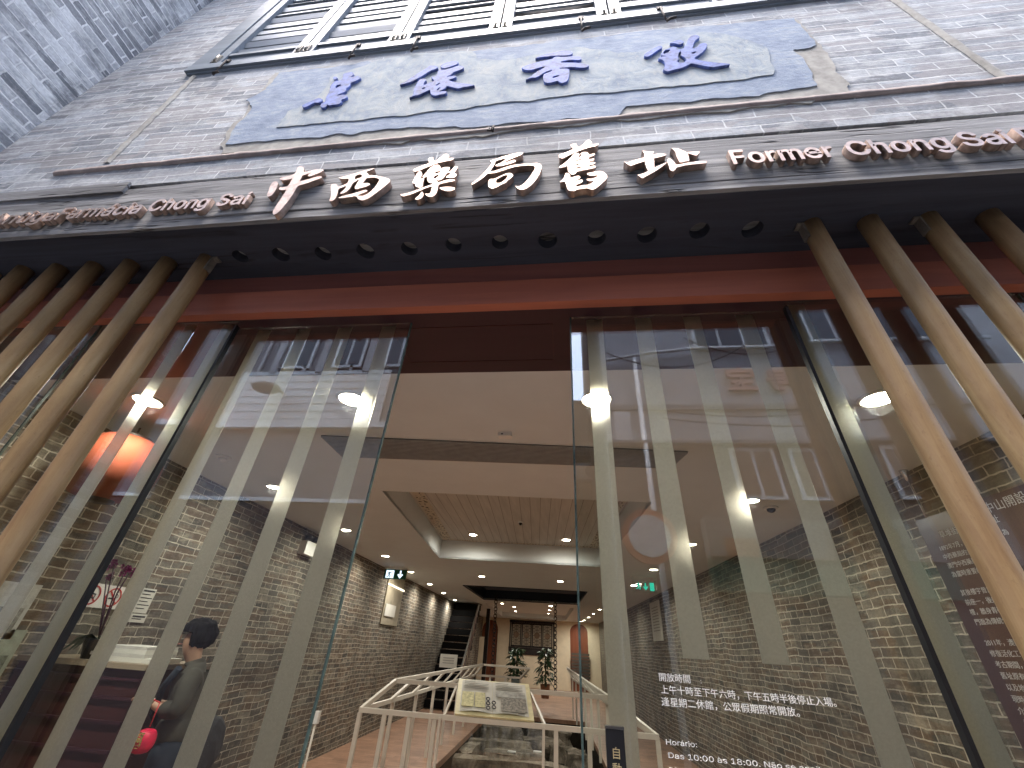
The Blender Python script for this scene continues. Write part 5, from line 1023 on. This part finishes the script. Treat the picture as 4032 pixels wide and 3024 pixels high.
for x in (-6.9, -5.9, -4.9, -3.9, -2.6): box(bm, x, x + 0.14, OY + 0.001, OY + 0.08, 5.98, 8.1); box(bm, x - 0.3, x - 0.24, OY + 0.001, OY + 0.05, 5.98, 8.1)
obj('pilaster', bm, plain('pale_pilaster', (0.42, 0.40, 0.40), 0.7), gb)
bm = B(); box(bm, -7.9, 0.1, OY + 0.001, OY + 0.06, FL, 3.35); obj('shopfront', bm, plain('added_dark_shopfront', (0.035, 0.018, 0.018), 0.5), gb)  # dark sheet added to dim the street level reflected in the glass
for x0 in (-5.7, -4.6, -3.5): ow(gb, x0, x0 + 0.62, 6.1, 7.2, mull=1)
bm = B(); box(bm, -7.9, 0.1, OY + 0.05, OY + 0.14, 4.72, 4.83); box(bm, -7.9, 0.1, OY + 0.003, OY + 0.05, 3.4, 3.46); obj('ledge', bm, frm, gb)
eb = empty('low_building', (-14, OY, FL), 'low brown building further down the street with a stepped gable, reflected at the far left', 'building')
obj('wall', fill([[(-30, -0.2), (-7.95, -0.2), (-7.95, 6.2), (-8.2, 6.2), (-8.2, 6.5), (-8.45, 6.35), (-8.7, 6.9), (-8.9, 6.5), (-9.2, 7.0), (-9.3, 6.4), (-30, 6.4)]], 3.0, facing((0, OY - 1.6, 0)), 'wall'), plain('brown_street_render', (0.14, 0.115, 0.105), 0.85, 0, 0.2, 2), eb)
bm = B()
for x in (-9.6, -11.2, -12.8): box(bm, x, x + 0.8, OY - 0.09, OY - 0.06, 3.3, 4.6)
obj('window', bm, winm, eb); eb['label'] = 'low brown building further down the street with a stepped gable, reflected at the far left'
ol = empty('street_lantern', (-5.4, OY + 0.5, 5.4), 'oval grey street lamp on the grey building, reflected in the left door', 'street lamp')
bm = B(); blob(bm, (-5.4, OY + 0.5, 5.35), 0.26, 0.2, 0.1, 2, 0.02, 3); obj('shade', bm, plain('grey_lamp_shade', (0.2, 0.22, 0.23), 0.4), ol); bm = B(); tube(bm, [(-5.4, OY, 5.5), (-5.4, OY + 0.5, 5.45)], 0.025, 8); obj('arm', bm, M['iron'], ol)
ac = empty('air_conditioner', (0.36, -7, 4.7), 'white air conditioner on the alley wall, reflected at the door edge', 'air conditioner')
k_ = (9.5 + 0.24) / 6.24                                # far alley end
ab = empty('alley_building', (0.4, -9.2, FL), 'dark alley-end building with a balcony, reflected at the door edge', 'building')
bm = B(); box(bm, -1.5, 3, -10.5, -9.0, FL, 8.0); obj('wall', bm, wallg, ab)
bm = B(); box(bm, 0.15, 1.1, -8.999, -8.95, 3.2, 4.6); obj('window', bm, winm, ab); bm = B(); box(bm, 0.0, 1.3, -8.99, -8.5, 5.9, 5.98); 
for i in range(12): bar(bm, (0.02 + i * 0.11, -8.52, 5.98), (0.02 + i * 0.11, -8.52, 6.9), 0.02, 0.02)
obj('balcony', bm, M['iron'], ab)
bm = B(); box(bm, 0.3, 0.95, -8.7, -8.4, 5.3, 5.75); obj('case', bm, M['white'], ac); bm = B(); tube(bm, [(0.72, -8.399, 5.52), (0.72, -8.39, 5.52)], 0.17, 20); obj('fan_grille', bm, M['black'], ac)
